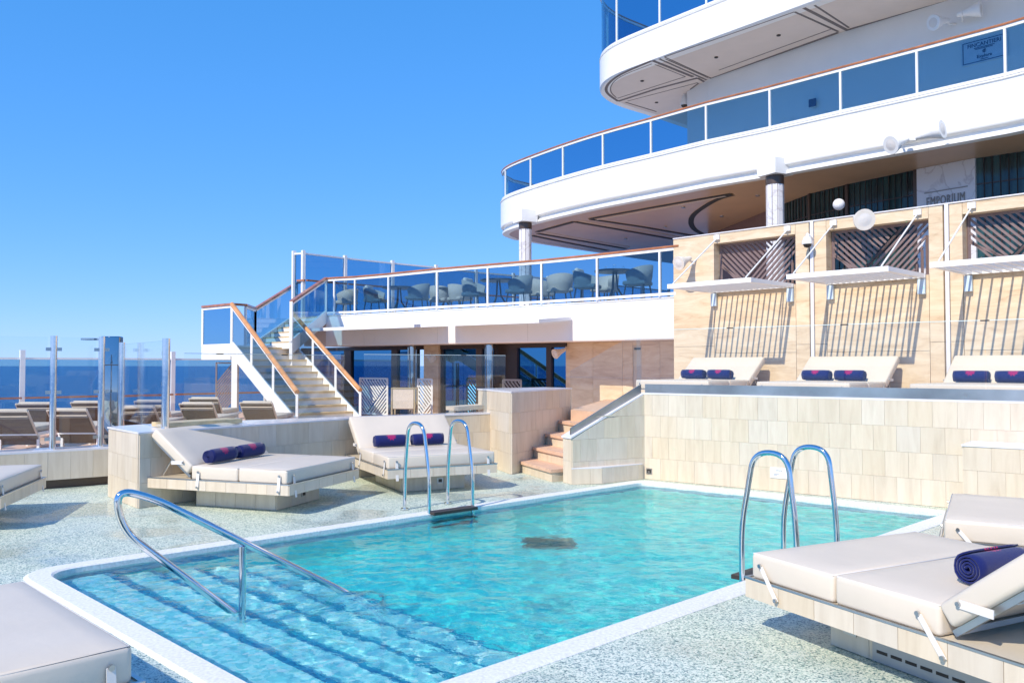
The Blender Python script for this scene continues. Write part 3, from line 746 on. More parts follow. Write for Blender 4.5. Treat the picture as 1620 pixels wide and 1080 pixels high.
# lattice screens
def lattice(s0, s1, z0, z1, label):
    p0 = cpt(s0); t = thing('lattice_screen', label, 'lattice', (p0.x, p0.y, z0), group='lattice screens in the travertine wall')
    def P(x, z): p = cpt(s0 + x) - nC * .24; return Vector((p.x, p.y, z0 + z))
    w, h = s1 - s0, z1 - z0
    obj('frame', MB().bar(P(.02, 0), P(.02, h), .04, .05).bar(P(w - .02, 0), P(w - .02, h), .04, .05).bar(P(0, .02), P(w, .02), .04, .05).bar(P(0, h - .02), P(w, h - .02), .04, .05), 'lattice_brown', t)
    def seg(x0, zz0, x1, zz1, clip):      # clip the line to rect and region
        n = 60; pts = []
        for i in range(n + 1):
            x, z = x0 + (x1 - x0) * i / n, zz0 + (zz1 - zz0) * i / n
            if .03 < x < w - .03 and .03 < z < h - .03 and clip(x, z): pts.append((x, z))
        if len(pts) > 3: obj('slat', MB().bar(P(*pts[0]), P(*pts[-1]), .030, .04), 'lattice_brown', t)
    k = h * 1.0
    d1 = lambda x, z: z - (x - w * .22)    # main diagonal rising to the right
    sp = .085 * 1.41
    for i in range(-8, 40):               # rising slats right of the diagonal
        c = i * sp
        seg(w * .22 + c, 0, w * .22 + c + h, h, lambda x, z: d1(x, z) <= .02 and (x < w * .80 + .35 * z))
    for i in range(1, 40):                # falling slats left of the diagonal
        c = i * sp
        seg(-.6 + c * 1.0 - h + .6, h, -.6 + c + .6, 0, lambda x, z: d1(x, z) > .05 and z + x > h * .55)
        seg(c - 3 * h, -2 * h, c + h * 0, h, lambda x, z: z + x <= h * .5 and x < w * .4)
    for i in range(1, 12):                # upright slats at the right
        seg(w * .80 + i * .085, 0, w * .80 + i * .085, h, lambda x, z: x >= w * .80 + .35 * z)
    seg(w * .22 - .05, -.05, w * .22 + h, h, lambda x, z: True); seg(0, h * .55, w * .36, h * .1, lambda x, z: True)
    return t
lattice(OP[0][0], OP[0][1], ZO0, ZO1, 'leftmost brown lattice window, column showing through it')
lattice(OP[1][0], OP[1][1], ZO0, ZO1, 'middle brown lattice window, between the dome camera and the white joint post')
lattice(OP[2][0], OP[2][1], ZO0, ZO1, 'brown lattice window at the right edge, cut off by the frame')
# slatted canopies
def canopy(name, lab, base, d, n, s0, s1, z, out, grp, wall_top=None, drop=0, nsl=14, blue=True, dense=0):
    p = base + d * s0; t = thing(name, lab, 'canopy', (p.x, p.y, z), group=grp)
    def P(s, o, zz=0): q = base + d * s + n * o; return Vector((q.x, q.y, z + zz - drop * o))
    obj('beam', MB().bar(P(s0, out), P(s1, out), .05, .085), 'white_metal', t, label='outer edge beam')
    obj('beam', MB().bar(P(s0, .06), P(s1, .06), .06, .07), 'white_metal', t)
    obj('side_rail', MB().bar(P(s0 + .03, .09), P(s0 + .03, out - .035), .05, .08), 'white_metal', t)
    obj('side_rail', MB().bar(P(s1 - .03, .09), P(s1 - .03, out - .035), .05, .08), 'white_metal', t)
    me = None
    for i in range(nsl):
        s = s0 + .12 + (s1 - s0 - .24) * i / (nsl - 1)
        obj('slat', MB().bar(P(s, .09, .0), P(s, out - .035, .0), (s1 - s0) / nsl * dense if dense else .022, .03 if dense else .075), 'white_metal', t)
    if wall_top:
        for s in (s0 + .12, s1 - .12):
            q = base + d * s
            obj('stay', MB().tube([P(s, out, .05), (q.x + n.x * .03, q.y + n.y * .03, wall_top - .10)], .014, 6), 'white_metal', t)
            obj('wall_bracket', MB().box((q.x + n.x * .03, q.y + n.y * .03, wall_top - .08), (.12, .05, .10), math.atan2(d.y, d.x)), 'white_metal', t)
    if blue:
        for s in (s0 + .06, s1 - .06):
            q = base + d * s + n * .06
            obj('mounting_plate', MB().box((q.x, q.y, z - .18), (.12, .06, .26), math.atan2(d.y, d.x)), 'light_blue_box', t)
    return t
CANZ = 3.34
for i, (pa, pb, lab) in enumerate(((1132, 1254, 'leftmost white slatted sun canopy, over the first upper daybed'), (1316, 1462, 'middle white slatted sun canopy, below the round horn speaker'), (1534, None, 'white slatted sun canopy at the right edge of the frame'))):
    s0 = cs_of(pa); s1 = cs_of(pb) if pb else s0 + 2.1
    canopy('sun_canopy', lab, v2(C0), dC, nC, s0 - .06, s1 + .04, CANZ, 1.6, 'white canopies on the travertine wall', CT)

# ------------------------------------------------------------------ deck 2: fascia, window wall, railing
Z2 = 1.8 + 1.50; ZR2 = 1.8 + 2.6
rail2 = [PZ(px, py, ZR2) for px, py in ((1065, 389), (947, 402), (856, 411), (773, 418), (690, 425), (612, 433), (560, 437.5), (530, 439), (516, 440))]
r2p = [(p.x, p.y) for p in rail2]
end2 = v2(rail2[0]) + (v2(rail2[0]) - v2(rail2[1])).normalized() * .16
dn = (v2(rail2[0]) - v2(rail2[5])).normalized(); n2 = Vector((dn.y, -dn.x))
path2 = [tuple(end2)] + r2p
F2B = 1.8 + .60
d2 = thing('upper_terrace_fascia', 'broad plain white fascia below the dining terrace railing', 'deck fascia', (r2p[3][0], r2p[3][1], F2B))
left2 = path2[::-1]
obj('fascia_band', MB().strip(left2, [(-.02, F2B - .03), (0, F2B), (0, Z2 - .06), (-.03, Z2 - .05), (-.03, Z2 - .02), (.0, Z2 - .02), (.0, Z2 + .0), (-.3, Z2 + .0)]), 'white_paint', d2)
side2 = [PZ(px, py, 1.8 + 3.5) for px, py in ((480, 396), (546, 404), (621, 412), (690, 419), (753, 427), (812, 432), (867, 437))]
sp2 = [v2(p) for p in side2]
far2 = sp2[-1] + (sp2[-1] - sp2[0]).normalized() * 12
poly2 = [tuple(p) for p in left2] + [(12, 26), tuple(far2)] + [tuple(p) for p in sp2[::-1]]
struct('dining_terrace_floor', MB().prism([tuple(v2(p) + Vector((.03, .04))) for p in poly2], F2B - .015, Z2 - .07), 'soffit_grey')
WWo = -n2 * 1.35                      # set back from the fascia
def wline(px): h0 = hit(px, tuple(v2(rail2[0]) + WWo), tuple(v2(rail2[5]) + WWo), 2.0); return v2(h0)
ww = thing('window_wall', 'dark framed window wall in the shade below the dining terrace', 'window wall', (*wline(640), ZP))
dw = (wline(900) - wline(500)).normalized(); nw = Vector((dw.y, -dw.x))
def wbox(a, b, z0, z1, o, t): a, b = a + nw * o, b + nw * o; return MB().hexa([(a.x, a.y, z0), (b.x, b.y, z0), (b.x - nw.x * t, b.y - nw.y * t, z0), (a.x - nw.x * t, a.y - nw.y * t, z0)], [(a.x, a.y, z1), (b.x, b.y, z1), (b.x - nw.x * t, b.y - nw.y * t, z1), (a.x - nw.x * t, a.y - nw.y * t, z1)])
ZWT = F2B - .13
obj('head_frame', wbox(wline(478), wline(897), ZWT, F2B - .02, .05, .2), 'dark_frame', ww)
panes = [(490, 545), (556, 620), (629, 656), (701, 754), (763, 778), (819, 865), (873, 895)]
for a, b in panes: 
    obj('pane', wbox(wline(a), wline(b), ZP, ZWT, -.04, .02), 'window_mirror', ww)
for a, b, mt in ((478, 490, 'dark_frame'), (545, 556, 'bronze'), (620, 629, 'bronze'), (656, 662, 'dark_frame'), (697, 701, 'dark_frame'), (754, 763, 'bronze'), (778, 782, 'dark_frame'), (782, 819, 'dark_frame'), (865, 873, 'dark_frame')):
    obj('mullion', wbox(wline(a), wline(b), ZP, ZWT, .03, .1), mt, ww)
cl = wline(665); one('mirror_column', MB().tube([(cl.x + nw.x * .35, cl.y + nw.y * .35, ZP), (cl.x + nw.x * .35, cl.y + nw.y * .35, F2B - .02)], .13, 20), 'mirror_steel', 'mirror polished round column left of the travertine pier in the window wall', 'column')
cl2 = wline(788); one('mirror_column', MB().tube([(cl2.x + nw.x * .35, cl2.y + nw.y * .35, ZP), (cl2.x + nw.x * .35, cl2.y + nw.y * .35, F2B - .02)], .15, 20), 'mirror_steel', 'mirror polished round column between dark windows, above the tiled block', 'column')
one('travertine_pier', wbox(wline(675), wline(698), ZP, F2B - .02, .12, .3), 'travertine', 'tan travertine pier between the blue windows', 'pier')
# travertine return wall with door, right of the windows
rw = thing('shaded_travertine_wall', 'travertine wall with a narrow door, half in shade beside the stone steps', 'wall', (*wline(960), ZP))
WE = wline(895); WR = wline(1120)
for a, b in ((895, 938), (938, 985), (985, 1001), (1015, 1044), (1044, 1100)):
    for z0, z1 in ((ZP, 1.5), (1.505, F2B - .02)):
        obj('panel', wbox(wline(a) + dw * .003, wline(b) - dw * .003, z0, z1, .0, .2), 'travertine', rw)
dd = obj('door', wbox(wline(1001), wline(1015), ZU, F2B - .12, -.02, .08), 'door_cream', rw)
obj('door_grille', wbox(wline(1003), wline(1013), F2B - .22, F2B - .17, -.008, .02), 'dark_grille', dd)
obj('lintel', wbox(wline(1001), wline(1015), F2B - .12, F2B - .02, .0, .2), 'travertine', rw)
# low wall with glass near the top of the steps
lwp = wline(940) + nw * 1.2
# railing helper
def balustrade(name, label, path, zf, zr, posts, mat='glass_blue', hr='teak', group=None, hrw=.09, postw=.045, panes=True):
    p0 = path[0]; t = thing(name, label, 'railing', (p0[0], p0[1], zf), group=group)
    P = [v2(p) for p in path]
    n = len(P)
    off = []
    for i in range(n):
        d = (P[min(i + 1, n - 1)] - P[max(i - 1, 0)]).normalized(); off.append(Vector((d.y, -d.x)))
    h = MB(); h.strip([tuple(p) for p in P], [(-.05, zr - .035), (.05, zr - .035), (.055, zr - .01), (.035, zr + .012), (-.035, zr + .012), (-.055, zr - .01), (-.05, zr - .035)]); obj('handrail', h, hr, t)
    h = MB(); h.strip([tuple(p) for p in P], [(-.03, zr - .10), (.03, zr - .10), (.03, zr - .036), (-.03, zr - .036), (-.03, zr - .10)]); obj('top_rail', h, 'white_metal', t)
    h = MB(); h.strip([tuple(p) for p in P], [(-.035, zf + .03), (.035, zf + .03), (.035, zf + .09), (-.035, zf + .09), (-.035, zf + .03)]); obj('bottom_rail', h, 'white_metal', t)
    # resample at posts
    cum = [0]
    for a, b in zip(P[:-1], P[1:]): cum.append(cum[-1] + (b - a).length)
    def at(s):
        for i in range(n - 1):
            if s <= cum[i + 1] + 1e-6: k = (s - cum[i]) / (cum[i + 1] - cum[i]); return P[i] + (P[i + 1] - P[i]) * k
        return P[-1]
    ss = []
    for q in posts:
        best = min(range(n - 1), key=lambda i: seg_d(q, P[i], P[i + 1])[0]); dd_, k = seg_d(q, P[best], P[best + 1]); ss.append(cum[best] + k * (cum[best + 1] - cum[best]))
    ss = sorted(ss)
    for s in ss:
        p = at(s); q = at(min(s + .1, cum[-1])) - at(max(s - .1, 0)); rz = math.atan2(q.y, q.x)
        obj('post', MB().box((p.x, p.y, (zf + zr) / 2 - .02), (postw, .06, zr - zf - .06), rz), 'white_metal', t)
    for a, b in zip(ss[:-1], ss[1:]):
        m = max(1, int((b - a) / .5)); pts = [at(a + .03 + (b - a - .06) * i / m) for i in range(m + 1)]
        g = MB(); g.strip([tuple(p) for p in pts], [(.005, zf + .09), (.005, zr - .1), (-.005, zr - .1), (-.005, zf + .09), (.005, zf + .09)]); obj('glass_panel', g, mat, t)
    return t
def seg_d(q, a, b):
    q = v2(q); d = b - a; k = max(0, min(1, (q - a).dot(d) / d.length_squared)); return (q - (a + d * k)).length, k
posts2 = [hit(px, r2p[i], r2p[i + 1], 4.3) for px, i in ((1044, 0), (945, 0), (857, 1), (772, 2), (692, 3), (615, 4), (562, 5), (529, 6))] + [V(*r2p[-1], 0), V(*end2, 0)]
posts2 = [v2(p) for p in posts2]
balustrade('terrace_railing', 'teak topped railing with blue glass panels along the dining terrace', left2, Z2, ZR2, posts2, mat='glass_smoke')
# tall side screen on the terrace far side
def tall_screen(name, label, pts, z0, z1, mat='glass_blue', rail=None, postover=.12, pw=.10):
    t = thing(name, label, 'glass screen', (pts[0][0], pts[0][1], z0))
    for p in pts: obj('post', MB().box((p[0], p[1], (z0 + z1 + postover) / 2), (pw, pw, z1 + postover - z0), .76), 'white_metal', t)
    for a, b in zip(pts[:-1], pts[1:]):
        a, b = v2(a), v2(b); d = (b - a).normalized(); a2, b2 = a + d * .04, b - d * .04; n = Vector((d.y, -d.x)) * .006
        obj('glass_panel', MB().hexa([(*(a2 - n), z0), (*(b2 - n), z0), (*(b2 + n), z0), (*(a2 + n), z0)], [(*(a2 - n), z1), (*(b2 - n), z1), (*(b2 + n), z1), (*(a2 + n), z1)]), mat, t)
        obj('top_rail', MB().bar((a2.x, a2.y, z1 + .025), (b2.x, b2.y, z1 + .025), .06, .05), 'white_metal', t)
        if rail: obj('handrail', MB().bar((a2.x + .1, a2.y - .1, rail), (b2.x + .1, b2.y - .1, rail), .07, .05), 'teak', t)
    return t
pre = PZ(465, 397, 1.8 + 3.5)
sp2n = [v2(pre) + Vector((-.0, .0))] + sp2 + [sp2[-1] + (sp2[-1] - sp2[0]).normalized() * 2 * k for k in (1, 2, 3, 4)]
tall_screen('tall_wind_screen', 'tall blue glass wind screen with white posts at the far side of the dining terrace', [tuple(p) for p in sp2n], Z2 - .05, 1.8 + 3.38, rail=ZR2 - .02)
# ship's side screen at left
pxs = [-260, -100, 35, 273, 420, 560]
side = [hit(px, tuple(S(0)[:2]), tuple(S(10)[:2]), 1.6) for px in pxs]
tall_screen('side_wind_screen', 'blue glass wind screen with teak rail along the ship side behind the loungers', [tuple(v2(p)) for p in side], ZP - .03, 1.8 + .16, rail=1.8 - .85, pw=.12, postover=.25)

# awnings on the terrace fascia
def fpt(px): i = 0; h0 = hit(px, r2p[1], r2p[5], 3.0); return v2(h0)
def fascia_awning(a, b, label):
    pa, pb = fpt(a), fpt(b); d = (pb - pa).normalized(); n = Vector((d.y, -d.x)); 
    if n.y > 0: n = -n
    L = (pb - pa).length
    t = canopy('fascia_canopy', label, pa, d, n, 0, L, 1.8 + 1.12, 1.35, 'white canopies on the terrace fascia', None, .085, nsl=max(10, int(L / .16)), blue=False, dense=.97)
    return t
fascia_awning(546, 712, 'left white slatted canopy on the terrace fascia, above the stair windows')
fascia_awning(722, 905, 'right white slatted canopy on the terrace fascia, nearer the travertine wall')

# ------------------------------------------------------------------ outside staircase on the left
stz = thing('outside_staircase', 'white outside staircase with teak rails turning up to the dining terrace', 'staircase', (-5, 20, ZP))
def L3(a, b, t): return a + (b - a) * t
bl, br = PD(470, 620, 19.6), PD(570, 617, 20.8)          # lower rail ends
tl, trr = PD(367, 481, 22.3), PD(462, 494, 23.3)          # upper rail ends
zb = ZP + .0
RH = .95
bl0, br0 = Vector((bl.x, bl.y, zb)), Vector((br.x, br.y, zb))
tl0, tr0 = Vector((tl.x, tl.y, tl.z - 1.12)), Vector((trr.x, trr.y, trr.z - 1.0))
ZL = (tl0.z + tr0.z) / 2; tl0.z = tr0.z = ZL
nst = 12
for k in range(nst):
    t0, t1 = k / nst, (k + 1) / nst
    a, b, c, d = L3(bl0, tl0, t0), L3(br0, tr0, t0), L3(br0, tr0, t1), L3(bl0, tl0, t1)
    z = zb + (ZL - zb) * t1
    ex = (a - d) * .12
    obj('tread', MB().hexa([(a.x + ex.x, a.y + ex.y, z - .05), (b.x + ex.x, b.y + ex.y, z - .05), (c.x, c.y, z - .05), (d.x, d.y, z - .05)],
                           [(a.x + ex.x, a.y + ex.y, z), (b.x + ex.x, b.y + ex.y, z), (c.x, c.y, z), (d.x, d.y, z)]), 'tread_wood', stz)
    obj('riser', MB().hexa([(a.x, a.y, z - .19), (b.x, b.y, z - .19), (b.x - ex.x * .3, b.y - ex.y * .3, z - .19), (a.x - ex.x * .3, a.y - ex.y * .3, z - .19)],
                           [(a.x, a.y, z - .05), (b.x, b.y, z - .05), (b.x - ex.x * .3, b.y - ex.y * .3, z - .05), (a.x - ex.x * .3, a.y - ex.y * .3, z - .05)]), 'white_paint', stz)
for a, b in ((bl0, tl0), (br0, tr0)):
    obj('stringer', MB().bar(a + V(0, 0, .02), b + V(0, 0, -.02), .07, .34), 'white_paint', stz)
obj('handrail', MB().tube([bl, L3(bl, tl, .5), tl], .062, 12), 'teak_light', stz, label='sunlit round teak handrail, left side of the lower flight')
obj('handrail', MB().tube([br, L3(br, trr, .5), trr], .055, 12), 'teak_light', stz, label='sunlit round teak handrail, right side of the lower flight')
for a, b, c, d, mt in ((bl0, tl0, bl, tl, 'glass_smoke'), (br0, tr0, br, trr, 'glass_smoke')):
    for k in range(3):
        t0, t1 = k / 3 + .02, (k + 1) / 3 - .02
        p, q, r, s = L3(a, b, t0) + V(0, 0, .2), L3(a, b, t1) + V(0, 0, .2), L3(c, d, t1) + V(0, 0, -.07), L3(c, d, t0) + V(0, 0, -.07)
        o = V(.005, .005, 0); obj('glass_panel', MB().hexa([p - o, q - o, q + o, p + o], [s - o, r - o, r + o, s + o]), mt, stz)
    for k in range(4):
        t = k / 3; obj('post', MB().bar(L3(a, b, t), L3(c, d, t) - V(0, 0, .05), .055, .055), 'white_metal', stz)
    obj('under_rail', MB().bar(c + V(0, 0, -.08), d + V(0, 0, -.08), .04, .05), 'white_metal', stz)
# landing
zlr = tl.z
la, lb_ = PZ(321, 485.5, zlr), PZ(404, 488, zlr)
lfar = [la, lb_]
lbx = Vector((lb_.x, lb_.y, zlr)); pst = PD(461, 477, 22.4)
land = [(tl.x, tl.y), (trr.x, trr.y), (lb_.x + .8, lb_.y + .6), (lb_.x - .6, lb_.y + 1.0), (la.x, la.y)]
obj('landing', MB().prism(land, ZL - .14, ZL), 'white_paint', stz)
obj('landing_rim', MB().bar((la.x, la.y, ZL - .12), (tl.x, tl.y, ZL - .12), .06, .42).bar((tl.x, tl.y, ZL - .1), (tr0.x, tr0.y, ZL - .1), .06, .3), 'white_paint', stz)
def panel3(a, b, zb0, zb1, top=.06, mt='glass_blue'):
    o = V(.005, .005, 0); P = [Vector((a.x, a.y, zb0)), Vector((b.x, b.y, zb1)), b - V(0, 0, top), a - V(0, 0, top)]
    obj('glass_panel', MB().hexa([P[0] - o, P[1] - o, P[1] + o, P[0] + o], [P[3] - o, P[2] - o, P[2] + o, P[3] + o]), mt, stz)
    obj('under_rail', MB().bar(a - V(0, 0, .065), b - V(0, 0, .065), .045, .06), 'white_metal', stz)
    for p, z in ((a, zb0), (b, zb1)): obj('post', MB().bar((p.x, p.y, z), p - V(0, 0, .05), .06, .06), 'white_metal', stz)
def teakbar(a, b): obj('handrail', MB().bar(a, b, .10, .06), 'teak', stz)
panel3(la, tl, ZL + .03, ZL + .03); teakbar(la, tl)
panel3(tl + V(.25, .35, 0), lb_, ZL + .03, ZL + .03); teakbar(tl + V(.0, .02, 0), tl + V(.25, .35, 0)); teakbar(tl + V(.25, .35, 0), lb_)
ut = PZ(470, 447, ZR2); panel3(lb_, ut, ZL + .03, Z2); teakbar(lb_, ut); teakbar(ut, PZ(483, 447.5, ZR2))
nt = Vector((*r2p[-1], ZR2)); panel3(pst, nt, ZL + .05, Z2); teakbar(pst, nt)
obj('post', MB().bar((pst.x, pst.y, ZP), pst, .08, .08), 'white_metal', stz, label='tall post at the foot of the upper flight')
ups = 6
ua, ub = Vector((lb_.x, lb_.y, ZL)), Vector((pst.x, pst.y, ZL)); va, vb = Vector((ut.x, ut.y, Z2 - .05)), Vector((nt.x, nt.y, Z2 - .05))
for k in range(ups):
    t0, t1 = k / ups, (k + 1) / ups; a, b, c, d = L3(ua, va, t0), L3(ub, vb, t0), L3(ub, vb, t1), L3(ua, va, t1); z = ZL + (Z2 - .05 - ZL) * t1
    obj('tread', MB().hexa([(a.x, a.y, z - .04), (b.x, b.y, z - .04), (c.x, c.y, z - .04), (d.x, d.y, z - .04)], [(a.x, a.y, z), (b.x, b.y, z), (c.x, c.y, z), (d.x, d.y, z)]), 'tread_wood', stz)
    obj('riser', MB().hexa([(a.x, a.y, z - .2), (b.x, b.y, z - .2), (b.x + .02, b.y + .03, z - .2), (a.x + .02, a.y + .03, z - .2)], [(a.x, a.y, z - .04), (b.x, b.y, z - .04), (b.x + .02, b.y + .03, z - .04), (a.x + .02, a.y + .03, z - .04)]), 'white_paint', stz)
obj('stringer', MB().bar(ua, va, .06, .36).bar(ub, vb, .06, .36), 'white_paint', stz)
colx = PD(372, 600, 22.1)
obj('support_column', MB().bar((colx.x, colx.y, ZP), (colx.x, colx.y, ZL - .1), .15, .15), 'white_paint', stz)
lg = PD(355, 610, 22.9)
lt = thing('lattice_gate', 'narrow brown lattice gate under the stair landing', 'gate', (lg.x, lg.y, ZP))
obj('frame', MB().bar((lg.x - .22, lg.y, ZP), (lg.x - .22, lg.y, ZL - .4), .04, .04).bar((lg.x + .22, lg.y, ZP), (lg.x + .22, lg.y, ZL - .4), .04, .04).bar((lg.x - .22, lg.y, ZL - .42), (lg.x + .22, lg.y, ZL - .42), .04, .04), 'lattice_brown', lt)
for k in range(-5, 20):
    z0 = ZP + k * .09; a, b = (lg.x - .2, z0), (lg.x + .2, z0 + .5)
    if z0 < ZP or z0 + .5 > ZL - .42: continue
    obj('slat', MB().bar((a[0], lg.y, a[1]), (b[0], lg.y, b[1]), .03, .035), 'lattice_brown', lt)

# ------------------------------------------------------------------ deck 3: big curved balcony
ZF3, ZS3, ZR3 = 1.8 + 5.72, 1.8 + 4.60, 1.8 + 6.80
e3 = [PZ(px, py, ZR3) for px, py in ((1740, -5), (1620, 27), (1587, 37), (1449, 74), (1327, 106), (1215, 136), (1115, 161), (1028, 186), (950, 207.5), (887, 228), (835, 247), (806, 259))]
ed = [(p.x, p.y) for p in e3]
d0 = (v2(e3[0]) - v2(e3[3])).normalized()
ed = [tuple(v2(e3[0]) + d0 * 5)] + ed + [(-.36, 28.9), (-.42, 29.7), (0.0, 30.7), (1.0, 31.8), (2.8, 33.6), (6, 36.8), (12, 42)]
ed3 = chaikin(ed[8:16], 2); ed3 = ed[:8] + ed3 + ed[16:]
ed3 = ed3[::-1]                            # left-to-right so that the outward side faces the camera
b3 = thing('curved_balcony_deck', 'broad curved white balcony fascia and its brown ceiling above the dining terrace', 'balcony', (ed3[20][0], ed3[20][1], ZS3))
obj('fascia_band', MB().strip(ed3, [(-.30, ZS3 - .005), (-.06, ZS3 - .005), (-.06, ZS3 + .06), (-.12, ZS3 + .06), (-.12, ZS3 + .17), (-.012, ZS3 + .20), (0, ZS3 + .23), (0, ZF3 - .07), (-.02, ZF3 - .06), (-.02, ZF3 - .035), (.015, ZF3 - .03), (.015, ZF3), (-.3, ZF3)]), 'white_paint', b3)
def seams(path, z0, z1, every, parent, o=.0015, skip=0):
    P = [v2(p) for p in path]; d = 0; nxt = every * .5
    for a, b in zip(P[:-1], P[1:]):
        L = (b - a).length
        while d + L > nxt:
            q = a + (b - a) * ((nxt - d) / L); t_ = (b - a).normalized(); n_ = Vector((t_.y, -t_.x))
            obj('plate_seam', MB().box((q.x + n_.x * o, q.y + n_.y * o, (z0 + z1) / 2), (.012, .004, z1 - z0), math.atan2(t_.y, t_.x)), 'seam_grey', parent); nxt += every
        d += L
seams(left2, F2B + .01, Z2 - .07, 2.9, d2); seams(ed3, ZS3 + .24, ZF3 - .08, 3.3, b3)
def inset(path, g):
    out = []; n = len(path)
    for i in range(n):
        d = (v2(path[min(i + 1, n - 1)]) - v2(path[max(i - 1, 0)])).normalized(); out.append(tuple(v2(path[i]) - Vector((d.y, -d.x)) * g))
    return out
pol3 = inset(ed3, .24) + [(18, 12), (22, 20), (22, 42)]
obj('ceiling', MB().prism(pol3, ZS3, ZS3 + .05), 'soffit_tan', b3)
obj('floor_slab', MB().prism(pol3, ZF3 - .25, ZF3 - .01), 'soffit_grey', b3)
def grille(pts, z, w, mat, parent, name='air_grille', n=1, drop=.012):
    P = [PZ(x, y, z) for x, y in pts]
    P = chaikin([(p.x, p.y) for p in P], 2) if len(P) > 3 else [(p.x, p.y) for p in P]
    m = MB(); m.strip(P, [(-w / 2, z), (-w / 2, z - drop), (w / 2, z - drop), (w / 2, z)], False); return obj(name, m, mat, parent)
def c6(*a): return [(780 + x / 3.522, 160 + y / 3.522) for x, y in a]
for pts in (c6((540, 655), (900, 590), (1330, 515)), c6((1335, 522), (1250, 545), (1180, 585), (1110, 635), (1100, 680), (1120, 715), (1165, 740)), c6((545, 658), (830, 700), (1130, 752)),
            c6((455, 672), (760, 725), (1060, 778)), c6((245, 728), (455, 670)), c6((250, 737), (500, 780), (740, 822)), c6((215, 748), (420, 790), (640, 832))):
    grille(pts, ZS3, .17, 'dark_grille', b3)
for pts in (c6((570, 662), (900, 603), (1300, 528)), c6((480, 667), (780, 712), (1090, 765)), c6((275, 728), (520, 772), (760, 812))):
    grille(pts, ZS3 - .001, .035, 'soffit_grey', b3, 'trim')
for x, y in ((1060, 590), (1275, 640), (1475, 525), (960, 700), (740, 765)):
    p = PZ(780 + x / 3.522, 160 + y / 3.522, ZS3); obj('downlight', MB().tube([(p.x, p.y, ZS3 - .03), (p.x, p.y, ZS3 + .01)], .06, 12), 'clip_metal', b3)
posts3 = [v2(hit(px, a, b, 8.2)) for px, a, b in [(px, (e3[i].x, e3[i].y), (e3[i + 1].x, e3[i + 1].y)) for px, i in ((1588, 1), (1449, 2), (1328, 3), (1216, 4), (1115, 5), (1028, 6), (951, 7), (888, 8), (837, 9))]]
posts3 = [v2(ed[0]), v2(e3[0])] + posts3 + [Vector((-.28, 28.7)), Vector((-.28, 30.2)), Vector((1.4, 32.2)), Vector((3.2, 34.0)), Vector((5.5, 36.3))]
balustrade('balcony_railing', 'curved teak and blue glass railing of the large balcony', inset(ed3, .06), ZF3, ZR3, posts3)
# columns carrying it
def column(px, py_top, Y, ztop, zbot, r, label):
    p = PD(px, py_top, Y); t = thing('round_column', label, 'column', (p.x, p.y, zbot), group='round columns under the balcony')
    for k in range(10):                  # marble staves with dark joints
        a = 2 * math.pi * k / 10; q = (p.x + math.cos(a) * (r - .015), p.y + math.sin(a) * (r - .015))
        w = 2 * math.sin(math.pi / 10) * r - .018
        obj('stave', MB().box((q[0], q[1], (ztop - .22 + zbot) / 2), (.03, w, ztop - .22 - zbot), a), 'marble_veined', t)
    obj('core', MB().tube([(p.x, p.y, zbot), (p.x, p.y, ztop - .2)], r - .025, 16), 'lattice_brown', t)
    obj('collar', MB().tube([(p.x, p.y, ztop - .22), (p.x, p.y, ztop)], r + .01, 20), 'bronze', t)
    obj('cap', MB().box((p.x, p.y - .02, ztop + .19), (r * 2.9, r * 2.9, .38), .5), 'white_paint', t)
    return t
column(1226, 300, 20.25, ZS3 - .02, ZU, .205, 'marble clad round column with bronze collar above the travertine wall')
column(831, 380, 26.9, ZS3 - .02, Z2 - .06, .20, 'marble clad round column standing on the dining terrace')
